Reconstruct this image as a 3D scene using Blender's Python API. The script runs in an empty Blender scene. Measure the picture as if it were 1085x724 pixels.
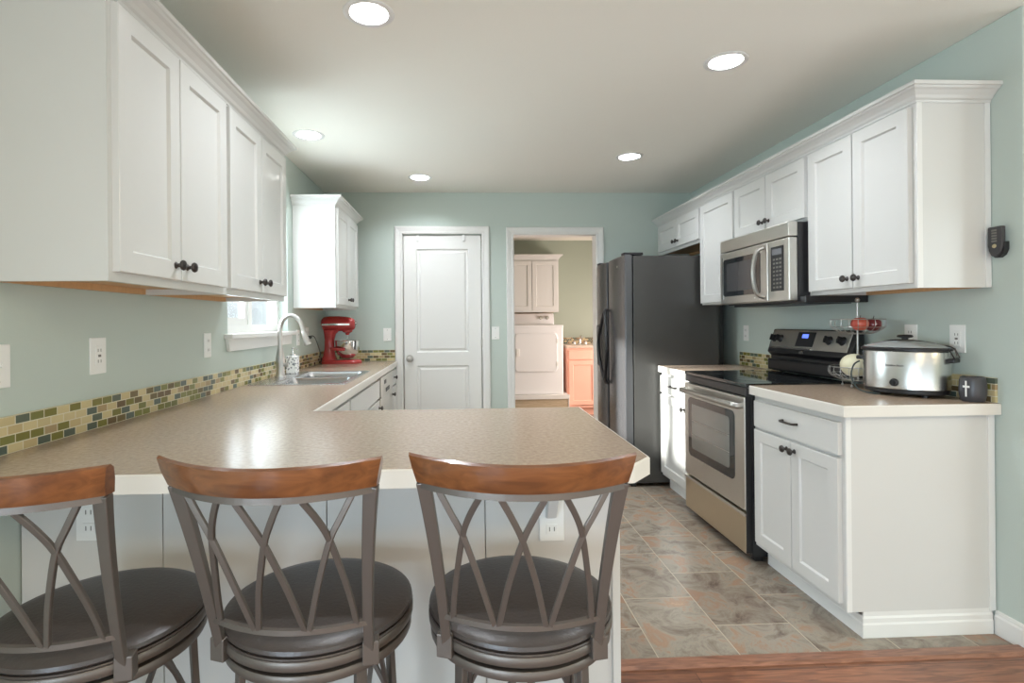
import bpy, bmesh, math, random
from mathutils import Vector, Matrix
random.seed(7)
R_ = math.radians
S = bpy.context.scene
COL = S.collection
PI = math.pi

# ------------------------------------------------------------------ camera
cd = bpy.data.cameras.new('camera'); cam = bpy.data.objects.new('camera', cd); COL.objects.link(cam)
cd.sensor_width = 36.0; cd.lens = 570.1 / 1085 * 36
cd.shift_x = (542.5 - 513.58) / 1085; cd.shift_y = -(362 - 341.79) / 1085
cd.clip_start = 0.02
cam.matrix_world = Matrix.Translation((0, 0, 1.25)) @ Matrix.Rotation(-.044, 4, 'Z') @ Matrix.Rotation(PI / 2, 4, 'X') @ Matrix.Rotation(-.009, 4, 'Z')
S.camera = cam

# ------------------------------------------------------------------ dimensions
L, R, D, H = -1.207, 2.112, 4.853, 2.422      # left wall, right wall, back wall, ceiling
YB = -2.6                                     # wall behind the camera
XD = 4.6                                      # far right wall of the dining side

# ------------------------------------------------------------------ colour and light
def lin(c):
    c = c / 255
    return c / 12.92 if c <= .04045 else ((c + .055) / 1.055) ** 2.4
def rgb(r, g, b): return (lin(r), lin(g), lin(b), 1)

S.view_settings.view_transform = 'Standard'; S.view_settings.look = 'None'
S.view_settings.gamma = 1; S.view_settings.use_curve_mapping = False
S.view_settings.exposure = 0.17
S.render.film_transparent = False
W = bpy.data.worlds.new('world'); S.world = W; W.use_nodes = True
bg = W.node_tree.nodes['Background']; bg.inputs[0].default_value = (.88, .95, 1, 1); bg.inputs[1].default_value = 0.9

def sun(direction, power, colour, angle):
    l = bpy.data.lights.new('sun', 'SUN'); l.energy = power; l.color = colour; l.angle = angle
    o = bpy.data.objects.new('sun', l); COL.objects.link(o)
    o.rotation_euler = Vector(direction).to_track_quat('-Z', 'Y').to_euler()
sun((1, .17, -.36), 14.0, (1, .98, .94), R_(2.5))
def area(name, loc, direction, sx, sy, power, colour, portal=False):
    l = bpy.data.lights.new(name, 'AREA'); l.shape = 'RECTANGLE'; l.size = sx; l.size_y = sy
    l.energy = power; l.color = colour
    if portal: l.cycles.is_portal = True
    o = bpy.data.objects.new(name, l); COL.objects.link(o); o.location = loc
    o.rotation_euler = Vector(direction).to_track_quat('-Z', 'Y').to_euler()
    return o
# daylight through the dining side windows (behind and to the right of the camera)
area('daylight', (0.9, YB + .03, .85), (0, 1, -.15), 3.0, 1.2, 10, (.8, .93, 1))
area('daylight', (XD - .03, 0.1, 1.3), (-1, 0, .1), 2.4, 1.8, 48, (.8, .97, 1))
# upward fill lamp added to brighten the ceiling, then the dining side ceiling lamps
area('ceiling_fill', (1.6, -1.6, .12), (-.1, .5, 1), 3.4, 1.6, 30, (1, .94, .82))
area('dining_lamp', (0.3, -.9, H - .03), (0, 0, -1), .3, .3, 15, (1, .78, .46))
area('dining_lamp', (2.6, -.6, H - .03), (0, 0, -1), .3, .3, 15, (1, .78, .46))
area('window_sky', (L - .17, 3.325, 1.63), (1, 0, .03), .95, .84, 20, (.8, .92, 1))
area('left_fill', (L - .02, -1.2, .8), (1, .4, -.3), 1.7, .9, 68, (.72, .88, 1.05))  # unseen fill lamp added to cool and brighten the right-hand fronts
# warm lamp added in the laundry for its pinkish light; no window is built
area('daylight', (2.9, 6.3, 1.0), (-1, .1, -.15), 1.1, 1.1, 60, (1, .83, .76))

# ------------------------------------------------------------------ materials
MATS = {}
def mat(name, col, rough=.5, metal=0.0, spec=.5, bump=0, bscale=60, mottle=0, mscale=20, coat=0, stretch=None, col2=None, aniso=0):
    if name in MATS: return MATS[name]
    m = bpy.data.materials.new(name); m.use_nodes = True; nt = m.node_tree; b = nt.nodes['Principled BSDF']
    b.inputs['Base Color'].default_value = col; b.inputs['Roughness'].default_value = rough
    b.inputs['Metallic'].default_value = metal; b.inputs['Specular IOR Level'].default_value = spec
    b.inputs['Coat Weight'].default_value = coat; b.inputs['Coat Roughness'].default_value = .12
    tc = nt.nodes.new('ShaderNodeTexCoord'); mp = nt.nodes.new('ShaderNodeMapping')
    nt.links.new(tc.outputs['Object'], mp.inputs[0])
    if stretch: mp.inputs['Scale'].default_value = stretch
    if mottle:
        n = nt.nodes.new('ShaderNodeTexNoise'); n.inputs['Scale'].default_value = mscale; n.inputs['Detail'].default_value = 6
        n.inputs['Roughness'].default_value = .65
        nt.links.new(mp.outputs[0], n.inputs[0])
        r = nt.nodes.new('ShaderNodeValToRGB'); r.color_ramp.elements[0].position = .3; r.color_ramp.elements[1].position = .7
        c2 = col2 or tuple(min(1, x * (1 - mottle)) for x in col[:3]) + (1,)
        r.color_ramp.elements[0].color = c2; r.color_ramp.elements[1].color = col
        nt.links.new(n.outputs['Fac'], r.inputs[0]); nt.links.new(r.outputs[0], b.inputs['Base Color'])
    if bump:
        n = nt.nodes.new('ShaderNodeTexNoise'); n.inputs['Scale'].default_value = bscale; n.inputs['Detail'].default_value = 3
        nt.links.new(mp.outputs[0], n.inputs[0])
        k = nt.nodes.new('ShaderNodeBump'); k.inputs['Strength'].default_value = bump; k.inputs['Distance'].default_value = .003
        nt.links.new(n.outputs['Fac'], k.inputs['Height']); nt.links.new(k.outputs[0], b.inputs['Normal'])
    MATS[name] = m
    return m
def emat(name, col, s):
    m = bpy.data.materials.new(name); m.use_nodes = True; b = m.node_tree.nodes['Principled BSDF']
    b.inputs['Base Color'].default_value = col; b.inputs['Emission Color'].default_value = col; b.inputs['Emission Strength'].default_value = s
    MATS[name] = m; return m
M_wall = mat('wall_paint', rgb(193, 204, 196), .6, bump=.12, bscale=180)
M_ceil = mat('ceiling_paint', rgb(241, 238, 228), .7, bump=.15, bscale=90)
M_white = mat('cabinet_paint', rgb(213, 212, 208), .3, mottle=.02, mscale=3, coat=.25)
M_trim = mat('trim_paint', rgb(230, 229, 225), .35)
M_under = mat('raw_birch', rgb(214, 170, 122), .55, mottle=.15, mscale=8, stretch=(1, 8, 1))
M_edge = mat('laminate_edge', rgb(224, 219, 210), .35)
M_steel = mat('brushed_steel', rgb(206, 204, 198), .32, 1, bump=.06, bscale=30, stretch=(4, 1, 60))
M_nickel = mat('brushed_nickel', rgb(188, 185, 180), .34, 1)
M_chrome = mat('chrome', rgb(225, 225, 225), .08, 1)
M_black = mat('black_enamel', rgb(34, 34, 36), .28, bump=.05, bscale=300)
M_fridge = mat('black_textured_steel', rgb(64, 63, 61), .22, bump=.3, bscale=260, spec=.7)
M_fdoor = mat('dark_grey_door', rgb(92, 93, 96), .26, .4, bump=.1, bscale=260, spec=.7)
M_glassblk = mat('black_ceramic_glass', rgb(22, 26, 28), .05, spec=.8)
M_plastic = mat('black_plastic', rgb(30, 30, 32), .4)
M_gap = mat('shadow_black', rgb(24, 22, 20), .8)
M_pewter = mat('dark_pewter', rgb(74, 70, 68), .35, .85)
M_plate = mat('white_plastic', rgb(240, 240, 236), .35)
M_slot = mat('slot_grey', rgb(120, 118, 112), .6)
M_stool = mat('bronze_metal', rgb(106, 99, 93), .4, .5, bump=.08, bscale=200)
M_seat = mat('brown_leather', rgb(72, 64, 60), .36, mottle=.2, mscale=7, bump=.25, bscale=120)
M_peach = mat('salmon_paint', rgb(240, 184, 162), .4)
M_enamel = mat('appliance_white', rgb(236, 236, 236), .25)
M_mixer = mat('mixer_red', rgb(184, 62, 62), .22, coat=.5)
M_cord = mat('dark_cord', rgb(52, 62, 60), .5)
M_mug = mat('charcoal_glaze', rgb(66, 66, 70), .35)
M_melon = mat('melon_rind', rgb(232, 226, 194), .5, mottle=.1, mscale=30)
M_display = emat('blue_display', (.12, .2, .9, 1), 1.2)
M_lamp = emat('lamp_lens', (1, .97, .92, 1), 9)
M_hinge = mat('satin_hinge', rgb(190, 186, 176), .35, .9)

def apple_mat(name, a, b2):
    return mat(name, a, .3, mottle=.5, mscale=14, col2=b2, stretch=(1, 1, .4))
M_apple1 = apple_mat('apple_red_orange', rgb(214, 112, 86), rgb(184, 66, 58))
M_apple2 = apple_mat('apple_dark_red', rgb(140, 62, 62), rgb(108, 42, 46))

def laminate():
    m = mat('laminate_top', rgb(180, 161, 142), .22, spec=.55, mottle=.3, mscale=75, col2=rgb(156, 136, 117), bump=.03, bscale=140)
    nt = m.node_tree
    return m
M_top = laminate()

def wood_mat(name, c1, c2, plank=None, rough=.35, scale=(1, 1, 1), coat=.2):
    m = bpy.data.materials.new(name); m.use_nodes = True; nt = m.node_tree; b = nt.nodes['Principled BSDF']
    b.inputs['Roughness'].default_value = rough; b.inputs['Coat Weight'].default_value = coat
    tc = nt.nodes.new('ShaderNodeTexCoord'); mp = nt.nodes.new('ShaderNodeMapping'); mp.inputs['Scale'].default_value = scale
    nt.links.new(tc.outputs['Object'], mp.inputs[0])
    n = nt.nodes.new('ShaderNodeTexNoise'); n.inputs['Scale'].default_value = 6; n.inputs['Detail'].default_value = 8; n.inputs['Distortion'].default_value = 1.2
    nt.links.new(mp.outputs[0], n.inputs[0])
    r = nt.nodes.new('ShaderNodeValToRGB'); r.color_ramp.elements[0].position = .3; r.color_ramp.elements[1].position = .72
    r.color_ramp.elements[0].color = c1; r.color_ramp.elements[1].color = c2
    nt.links.new(n.outputs['Fac'], r.inputs[0]); out = r.outputs[0]
    if plank:
        br = nt.nodes.new('ShaderNodeTexBrick'); br.inputs['Scale'].default_value = 1
        br.inputs['Brick Width'].default_value = plank[0]; br.inputs['Row Height'].default_value = plank[1]
        br.inputs['Mortar Size'].default_value = .0015; br.offset = .37
        br.inputs['Color1'].default_value = (.72, .72, .72, 1); br.inputs['Color2'].default_value = (1.1, 1.1, 1.1, 1); br.inputs['Mortar'].default_value = (.35, .3, .3, 1)
        nt.links.new(tc.outputs['Object'], br.inputs[0])
        mx = nt.nodes.new('ShaderNodeMix'); mx.data_type = 'RGBA'; mx.blend_type = 'MULTIPLY'; mx.inputs[0].default_value = 1
        nt.links.new(out, mx.inputs[6]); nt.links.new(br.outputs['Color'], mx.inputs[7]); out = mx.outputs[2]
    nt.links.new(out, b.inputs['Base Color']); MATS[name] = m; return m
M_wood = wood_mat('rail_wood', rgb(96, 58, 34), rgb(134, 84, 48), scale=(1.2, 8, 8), rough=.28, coat=.5)
M_plank = wood_mat('wood_planks', rgb(98, 60, 42), rgb(156, 104, 76), plank=(1.3, .125), scale=(1.0, 9, 9), rough=.3)
M_strip = wood_mat('threshold_wood', rgb(112, 74, 56), rgb(160, 112, 88), scale=(1.5, 10, 10), rough=.35)
M_platform = wood_mat('platform_wood', rgb(176, 156, 128), rgb(206, 188, 160), scale=(1, 4, 14), rough=.4)

def tile_floor():
    m = bpy.data.materials.new('slate_vinyl'); m.use_nodes = True; nt = m.node_tree; b = nt.nodes['Principled BSDF']
    b.inputs['Roughness'].default_value = .27
    tc = nt.nodes.new('ShaderNodeTexCoord'); mp = nt.nodes.new('ShaderNodeMapping')
    mp.inputs['Rotation'].default_value = (0, 0, PI / 2); mp.inputs['Location'].default_value = (-.14 + .0, 1.14, 0)
    nt.links.new(tc.outputs['Object'], mp.inputs[0])
    br = nt.nodes.new('ShaderNodeTexBrick'); br.inputs['Scale'].default_value = 1
    br.inputs['Brick Width'].default_value = .46; br.inputs['Row Height'].default_value = .31; br.inputs['Mortar Size'].default_value = .0022
    br.inputs['Mortar Smooth'].default_value = .3; br.offset = .5
    br.inputs['Color1'].default_value = (0, 0, 0, 1); br.inputs['Color2'].default_value = (1, 1, 1, 1); br.inputs['Mortar'].default_value = (.5, .5, .5, 1)
    nt.links.new(mp.outputs[0], br.inputs[0])
    n = nt.nodes.new('ShaderNodeTexNoise'); n.inputs['Scale'].default_value = 7; n.inputs['Detail'].default_value = 14; n.inputs['Roughness'].default_value = .7; n.inputs['Distortion'].default_value = .7
    # shift the pattern from tile to tile
    ad = nt.nodes.new('ShaderNodeVectorMath'); ad.operation = 'MULTIPLY_ADD'; ad.inputs[1].default_value = (7, 5, 3)
    nt.links.new(br.outputs['Color'], ad.inputs[0]); nt.links.new(tc.outputs['Object'], ad.inputs[2]); nt.links.new(ad.outputs[0], n.inputs[0])
    r = nt.nodes.new('ShaderNodeValToRGB'); cr = r.color_ramp
    cr.elements[0].position = .3; cr.elements[0].color = rgb(98, 84, 76)
    cr.elements[1].position = .74; cr.elements[1].color = rgb(182, 152, 130)
    for p, c in ((.43, rgb(132, 120, 110)), (.52, rgb(150, 142, 132)), (.60, rgb(154, 126, 108)), (.66, rgb(160, 132, 112))):
        e = cr.elements.new(p); e.color = c
    nt.links.new(n.outputs['Fac'], r.inputs[0])
    tint = nt.nodes.new('ShaderNodeValToRGB'); tint.color_ramp.elements[0].color = (.78, .72, .66, 1); tint.color_ramp.elements[1].color = (1.08, 1.08, 1.02, 1)
    nt.links.new(br.outputs['Color'], tint.inputs[0])
    mx = nt.nodes.new('ShaderNodeMix'); mx.data_type = 'RGBA'; mx.blend_type = 'MULTIPLY'; mx.inputs[0].default_value = 1
    nt.links.new(r.outputs[0], mx.inputs[6]); nt.links.new(tint.outputs[0], mx.inputs[7])
    m2 = nt.nodes.new('ShaderNodeMix'); m2.data_type = 'RGBA'; nt.links.new(br.outputs['Fac'], m2.inputs[0])
    nt.links.new(mx.outputs[2], m2.inputs[6]); m2.inputs[7].default_value = rgb(184, 172, 152)
    nt.links.new(m2.outputs[2], b.inputs['Base Color'])
    k = nt.nodes.new('ShaderNodeBump'); k.inputs['Strength'].default_value = .25; k.inputs['Distance'].default_value = .004
    nt.links.new(n.outputs['Fac'], k.inputs['Height']); nt.links.new(k.outputs[0], b.inputs['Normal'])
    return m
M_tile = tile_floor()

def mosaic(name, palette, w=.05, hgt=.0245, gloss=.12):
    m = bpy.data.materials.new(name); m.use_nodes = True; nt = m.node_tree; b = nt.nodes['Principled BSDF']
    tc = nt.nodes.new('ShaderNodeTexCoord'); sp = nt.nodes.new('ShaderNodeSeparateXYZ'); nt.links.new(tc.outputs['Object'], sp.inputs[0])
    a = nt.nodes.new('ShaderNodeMath'); nt.links.new(sp.outputs[0], a.inputs[0]); nt.links.new(sp.outputs[1], a.inputs[1])
    cb = nt.nodes.new('ShaderNodeCombineXYZ'); nt.links.new(a.outputs[0], cb.inputs[0]); nt.links.new(sp.outputs[2], cb.inputs[1])
    br = nt.nodes.new('ShaderNodeTexBrick'); br.inputs['Scale'].default_value = 1
    br.inputs['Brick Width'].default_value = w; br.inputs['Row Height'].default_value = hgt; br.inputs['Mortar Size'].default_value = .0016
    br.inputs['Color1'].default_value = (0, 0, 0, 1); br.inputs['Color2'].default_value = (1, 1, 1, 1); br.inputs['Mortar'].default_value = (.5, .5, .5, 1)
    nt.links.new(cb.outputs[0], br.inputs[0])
    r = nt.nodes.new('ShaderNodeValToRGB'); cr = r.color_ramp; cr.interpolation = 'CONSTANT'
    cr.elements[0].position = 0; cr.elements[0].color = palette[0]
    cr.elements[1].position = 1 / len(palette); cr.elements[1].color = palette[1]
    for i in range(2, len(palette)):
        e = cr.elements.new(i / len(palette)); e.color = palette[i]
    nt.links.new(br.outputs['Color'], r.inputs[0])
    mx = nt.nodes.new('ShaderNodeMix'); mx.data_type = 'RGBA'; nt.links.new(br.outputs['Fac'], mx.inputs[0])
    nt.links.new(r.outputs[0], mx.inputs[6]); mx.inputs[7].default_value = rgb(216, 208, 180)
    nt.links.new(mx.outputs[2], b.inputs['Base Color'])
    rr = nt.nodes.new('ShaderNodeMapRange'); rr.inputs[3].default_value = gloss; rr.inputs[4].default_value = .7
    nt.links.new(br.outputs['Fac'], rr.inputs[0]); nt.links.new(rr.outputs[0], b.inputs['Roughness'])
    k = nt.nodes.new('ShaderNodeBump'); k.invert = True; k.inputs['Strength'].default_value = .5; k.inputs['Distance'].default_value = .002
    nt.links.new(br.outputs['Fac'], k.inputs['Height']); nt.links.new(k.outputs[0], b.inputs['Normal'])
    return m
PAL = [rgb(206, 190, 144), rgb(96, 106, 92), rgb(196, 176, 132), rgb(122, 118, 62), rgb(108, 90, 62), rgb(88, 98, 86), rgb(206, 190, 146), rgb(128, 128, 72), rgb(172, 150, 112), rgb(112, 98, 64), rgb(200, 184, 140), rgb(92, 104, 94), rgb(210, 194, 148), rgb(120, 120, 70)]
M_mosaic = mosaic('glass_mosaic', PAL)
M_mosaic2 = mosaic('small_mosaic', [rgb(90, 80, 66), rgb(190, 170, 130), rgb(70, 90, 80), rgb(150, 110, 80)], w=.03, hgt=.022)

def glass_mat():
    m = bpy.data.materials.new('clear_glass'); m.use_nodes = True; nt = m.node_tree
    for n in list(nt.nodes): nt.nodes.remove(n)
    o = nt.nodes.new('ShaderNodeOutputMaterial'); t = nt.nodes.new('ShaderNodeBsdfTransparent'); g = nt.nodes.new('ShaderNodeBsdfGlossy')
    g.inputs['Roughness'].default_value = .03; t.inputs[0].default_value = (.95, .97, .97, 1)
    lw = nt.nodes.new('ShaderNodeLayerWeight'); lw.inputs[0].default_value = .5; pw = nt.nodes.new('ShaderNodeMath'); pw.operation = 'POWER'; pw.inputs[1].default_value = 4
    nt.links.new(lw.outputs['Facing'], pw.inputs[0]); f = nt.nodes.new('ShaderNodeMath'); f.operation = 'MULTIPLY_ADD'; f.inputs[1].default_value = .5; f.inputs[2].default_value = .03
    nt.links.new(pw.outputs[0], f.inputs[0]); mx = nt.nodes.new('ShaderNodeMixShader')
    nt.links.new(f.outputs[0], mx.inputs[0]); nt.links.new(t.outputs[0], mx.inputs[1]); nt.links.new(g.outputs[0], mx.inputs[2]); nt.links.new(mx.outputs[0], o.inputs[0])
    return m
M_glass = glass_mat()

# ------------------------------------------------------------------ mesh helpers
def root_loc(p):
    v = Vector((0, 0, 0))
    while p is not None: v += p.location; p = p.parent
    return v
def box(bm, x0, y0, z0, x1, y1, z1):
    if x0 > x1: x0, x1 = x1, x0
    if y0 > y1: y0, y1 = y1, y0
    if z0 > z1: z0, z1 = z1, z0
    v = [bm.verts.new(p) for p in ((x0,y0,z0),(x1,y0,z0),(x1,y1,z0),(x0,y1,z0),(x0,y0,z1),(x1,y0,z1),(x1,y1,z1),(x0,y1,z1))]
    for f in ((0,3,2,1),(4,5,6,7),(0,1,5,4),(1,2,6,5),(2,3,7,6),(3,0,4,7)): bm.faces.new([v[i] for i in f])
def prism(bm, pts, z0, z1):
    a = [bm.verts.new((x, y, z0)) for x, y in pts]; b = [bm.verts.new((x, y, z1)) for x, y in pts]
    n = len(pts); bm.faces.new(a[::-1]); bm.faces.new(b)
    for i in range(n): bm.faces.new((a[i], a[(i+1) % n], b[(i+1) % n], b[i]))
def extrude_poly(bm, pts3, vec):
    a = [bm.verts.new(p) for p in pts3]; b = [bm.verts.new(Vector(p) + Vector(vec)) for p in pts3]
    n = len(pts3); bm.faces.new(a[::-1]); bm.faces.new(b)
    for i in range(n): bm.faces.new((a[i], a[(i+1) % n], b[(i+1) % n], b[i]))
def lathe(bm, prof, c=(0, 0, 0), axis='Z', n=24, sx=1, sy=1, cap=True):
    c = Vector(c); rings = []
    for r, z in prof:
        ring = []
        for i in range(n):
            a = 2 * PI * i / n
            p = Vector((r * sx * math.cos(a), r * sy * math.sin(a), z))
            if axis == 'X': p = Vector((p.z, p.x, p.y))
            elif axis == '-X': p = Vector((-p.z, p.x, p.y))
            elif axis == 'Y': p = Vector((p.x, p.z, p.y))
            elif axis == '-Y': p = Vector((p.x, -p.z, p.y))
            ring.append(bm.verts.new(c + p))
        rings.append(ring)
    for a, b in zip(rings, rings[1:]):
        for i in range(n): bm.faces.new((a[i], a[(i+1) % n], b[(i+1) % n], b[i]))
    if cap:
        if prof[0][0] > 1e-5: bm.faces.new(rings[0][::-1])
        if prof[-1][0] > 1e-5: bm.faces.new(rings[-1])
def smooth_path(pts, sub=4, closed=False):
    P = [Vector(p) for p in pts]; out = []; n = len(P)
    for i in range(n if closed else n - 1):
        if closed: p0, p1, p2, p3 = P[i-1], P[i], P[(i+1) % n], P[(i+2) % n]
        else: p0 = P[max(0, i-1)]; p1 = P[i]; p2 = P[i+1]; p3 = P[min(n-1, i+2)]
        for k in range(sub):
            t = k / sub
            out.append(.5 * ((2*p1) + (-p0+p2)*t + (2*p0-5*p1+4*p2-p3)*t*t + (-p0+3*p1-3*p2+p3)*t**3))
    if not closed: out.append(P[-1])
    return out
def sweep(bm, pts, section, up=(0, 0, 1), closed=False, scales=None):
    """section: list of (side, up) offsets"""
    P = [Vector(p) for p in pts]; n = len(P); rings = []; up = Vector(up); prev = None
    for i, p in enumerate(P):
        if closed: t = (P[(i+1) % n] - P[i-1]).normalized()
        else: t = (P[min(n-1, i+1)] - P[max(0, i-1)]).normalized()
        s = t.cross(up)
        if s.length < 1e-3: s = prev if prev is not None else t.cross(Vector((0, 1, 0)))
        s.normalize(); prev = s; u = s.cross(t).normalized()
        k = scales[i] if scales else 1
        rings.append([bm.verts.new(p + s * a * k + u * b * k) for a, b in section])
    m = len(section)
    for j in range(n if closed else n - 1):
        a, b = rings[j], rings[(j+1) % n]
        for i in range(m): bm.faces.new((a[i], a[(i+1) % m], b[(i+1) % m], b[i]))
    if not closed: bm.faces.new(rings[0][::-1]); bm.faces.new(rings[-1])
def circ(r, n=10): return [(r * math.cos(2*PI*i/n), r * math.sin(2*PI*i/n)) for i in range(n)]
def rect(w, h): return [(-w/2, -h/2), (w/2, -h/2), (w/2, h/2), (-w/2, h/2)]
def tube(bm, pts, r, n=10, closed=False, up=(0, 0, 1)): sweep(bm, pts, circ(r, n), up, closed)
def miter(bm, path, prof, closed=False):
    """profile of (outward, z) swept in the XY plane; outward is to the left of the path"""
    P = [Vector(p) for p in path]; n = len(P); rings = []
    for i in range(n):
        ns = []
        if i > 0 or closed: d = (P[i] - P[i-1]).normalized(); ns.append(Vector((-d.y, d.x)))
        if i < n-1 or closed: d = (P[(i+1) % n] - P[i]).normalized(); ns.append(Vector((-d.y, d.x)))
        nn = sum(ns, Vector((0, 0)));
        if len(ns) == 2: nn = nn / (1 + ns[0].dot(ns[1]))
        rings.append([bm.verts.new((P[i].x + nn.x*o, P[i].y + nn.y*o, z)) for o, z in prof])
    m = len(prof)
    for j in range(n if closed else n-1):
        a, b = rings[j], rings[(j+1) % n]
        for i in range(m): bm.faces.new((a[i], a[(i+1) % m], b[(i+1) % m], b[i]))
    if not closed: bm.faces.new(rings[0][::-1]); bm.faces.new(rings[-1])

def obj(name, bm, m, parent=None, label=None, bevel=0, smooth=False, local=False, seg=2, origin=True, kind=None):
    bmesh.ops.recalc_face_normals(bm, faces=bm.faces)
    if not local:
        if parent is not None: bmesh.ops.translate(bm, vec=-root_loc(parent), verts=bm.verts)
    me = bpy.data.meshes.new(name); 
    loc = Vector((0, 0, 0))
    if parent is None and origin and len(bm.verts):
        xs = [v.co for v in bm.verts]
        loc = Vector(((min(v.x for v in xs)+max(v.x for v in xs))/2, (min(v.y for v in xs)+max(v.y for v in xs))/2, min(v.z for v in xs)))
        bmesh.ops.translate(bm, vec=-loc, verts=bm.verts)
    bm.to_mesh(me); bm.free()
    o = bpy.data.objects.new(name, me); COL.objects.link(o); o.location = loc
    if m: me.materials.append(m)
    if parent: o.parent = parent
    if label: o['label'] = label
    if kind: o['kind'] = kind
    if bevel:
        b = o.modifiers.new('bevel', 'BEVEL'); b.width = bevel; b.segments = seg; b.limit_method = 'ANGLE'; b.angle_limit = R_(40)
    if smooth:
        for p in me.polygons: p.use_smooth = True
        e = o.modifiers.new('es', 'EDGE_SPLIT'); e.split_angle = R_(38)
    return o
def BM(): return bmesh.new()
def B(*boxes):
    bm = bmesh.new()
    for b in boxes: box(bm, *b)
    return bm
def thing(name, label, cat, loc=(0, 0, 0), group=None):
    o = bpy.data.objects.new(name, None); COL.objects.link(o); o.location = loc; o.empty_display_size = .1
    o['label'] = label; o['category'] = cat
    if group: o['group'] = group
    return o
def tag(o, label, cat, group=None):
    o['label'] = label; o['category'] = cat
    if group: o['group'] = group
    return o
def struct(name, bm, m, **k):
    o = obj(name, bm, m, origin=False, **k); o['kind'] = 'structure'; return o
def cut(o, cutters):
    """boolean-subtract a list of bmeshes and bake the result into o"""
    tmp = []
    for c in cutters:
        bmesh.ops.recalc_face_normals(c, faces=c.faces)
        me = bpy.data.meshes.new('cutter'); c.to_mesh(me); c.free()
        k = bpy.data.objects.new('cutter', me); COL.objects.link(k); tmp.append(k)
        md = o.modifiers.new('b', 'BOOLEAN'); md.object = k; md.operation = 'DIFFERENCE'; md.solver = 'EXACT'
    bpy.context.view_layer.update()
    dg = bpy.context.evaluated_depsgraph_get(); ev = o.evaluated_get(dg)
    me = bpy.data.meshes.new_from_object(ev)
    o.modifiers.clear(); o.data = me
    for k in tmp: bpy.data.objects.remove(k, do_unlink=True)
def copy_tree(o, parent=None):
    c = o.copy(); COL.objects.link(c)
    if parent: c.parent = parent
    for ch in list(o.children): copy_tree(ch, c)
    return c
def text_bm(txt, size, M, depth=.0006, width=None):
    cu = bpy.data.curves.new('t', 'FONT'); cu.body = txt; cu.size = size; cu.align_x = 'CENTER'; cu.align_y = 'CENTER'; cu.extrude = depth
    t = bpy.data.objects.new('t', cu); COL.objects.link(t); bpy.context.view_layer.update()
    me = bpy.data.meshes.new_from_object(t.evaluated_get(bpy.context.evaluated_depsgraph_get()))
    bm = bmesh.new(); bm.from_mesh(me)
    if width:
        xs = [v.co.x for v in bm.verts]; k = width / (max(xs) - min(xs))
        for v in bm.verts: v.co.x *= k
    bm.transform(M); bpy.data.objects.remove(t, do_unlink=True); bpy.data.meshes.remove(me)
    return bm

# frames for parts that sit on a vertical face: u = along the face, v = up, n = outward
class Face:
    def __init__(s, side, c): s.side = side; s.c = c
    def p(s, u, v, n):
        if s.side == '+X': return Vector((s.c + n, u, v))
        if s.side == '-X': return Vector((s.c - n, u, v))
        if s.side == '-Y': return Vector((u, s.c - n, v))
        if s.side == '+Y': return Vector((u, s.c + n, v))
    def box(s, bm, u0, v0, n0, u1, v1, n1):
        a, b = s.p(u0, v0, n0), s.p(u1, v1, n1); box(bm, a.x, a.y, a.z, b.x, b.y, b.z)
    @property
    def axis(s): return {'+X': 'X', '-X': '-X', '-Y': '-Y', '+Y': 'Y'}[s.side]
def shaker_bm(F, u0, v0, u1, v1, t=.02, rail=.056, rec=.009, slope=.006):
    bm = bmesh.new()
    def rg(a, n): return [bm.verts.new(F.p(u, v, n)) for u, v in ((u0+a, v0+a), (u1-a, v0+a), (u1-a, v1-a), (u0+a, v1-a))]
    e = .002
    rings = [rg(0, 0), rg(0, t-e), rg(e, t), rg(rail, t), rg(rail+slope, t-rec)]
    for a, b in zip(rings, rings[1:]):
        for i in range(4): bm.faces.new((a[i], a[(i+1) % 4], b[(i+1) % 4], b[i]))
    bm.faces.new(rings[-1]); bm.faces.new(rings[0][::-1])
    return bm
def slab_bm(F, u0, v0, u1, v1, t=.02):
    bm = bmesh.new(); F.box(bm, u0, v0, 0, u1, v1, t); return bm
def knob(F, u, v, n, parent, m=None):
    bm = BM(); lathe(bm, [(.011, 0), (.009, .003), (.006, .006), (.006, .014), (.015, .019), (.0165, .023), (.014, .028), (.007, .031), (.0, .032)], F.p(u, v, n), F.axis, 18)
    return obj('knob', bm, m or M_pewter, parent, smooth=True, label='dark pewter knob')
def bar_pull(F, u, v, n, w, parent):
    bm = BM()
    pts = [F.p(u-w/2, v, n), F.p(u-w/2+.006, v, n+.02), F.p(u-w/4, v, n+.026), F.p(u+w/4, v, n+.026), F.p(u+w/2-.006, v, n+.02), F.p(u+w/2, v, n)]
    sweep(bm, smooth_path(pts, 3), circ(.0055, 8), up=(0, 0, 1))
    return obj('handle', bm, M_pewter, parent, smooth=True, label='dark pewter bar handle')
def door(F, u0, v0, u1, v1, parent, kn=None, m=None, rail=.056):
    d = obj('door', shaker_bm(F, u0, v0, u1, v1, rail=rail), m or M_white, parent)
    if kn: knob(F, kn[0], kn[1], .02, d)
    return d

# ------------------------------------------------------------------ room shell
YS = 1.955
struct('floor', B((L-.14, YS, -.08, 3.2, 8.0, 0)), M_tile)
struct('floor', B((L-.14, YB-.1, -.08, XD+.1, 1.895, 0)), M_plank)
struct('floor', B((R-.3, 1.895, -.08, XD+.1, 1.955, 0)), M_plank)
bm = BM(); extrude_poly(bm, [(L, 1.893, -.08), (L, 1.893, .004), (L, 1.905, .011), (L, 1.948, .011), (L, 1.958, .003), (L, 1.958, -.08)], (3.61, 0, 0))
struct('trim_1', bm, M_strip)
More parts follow.
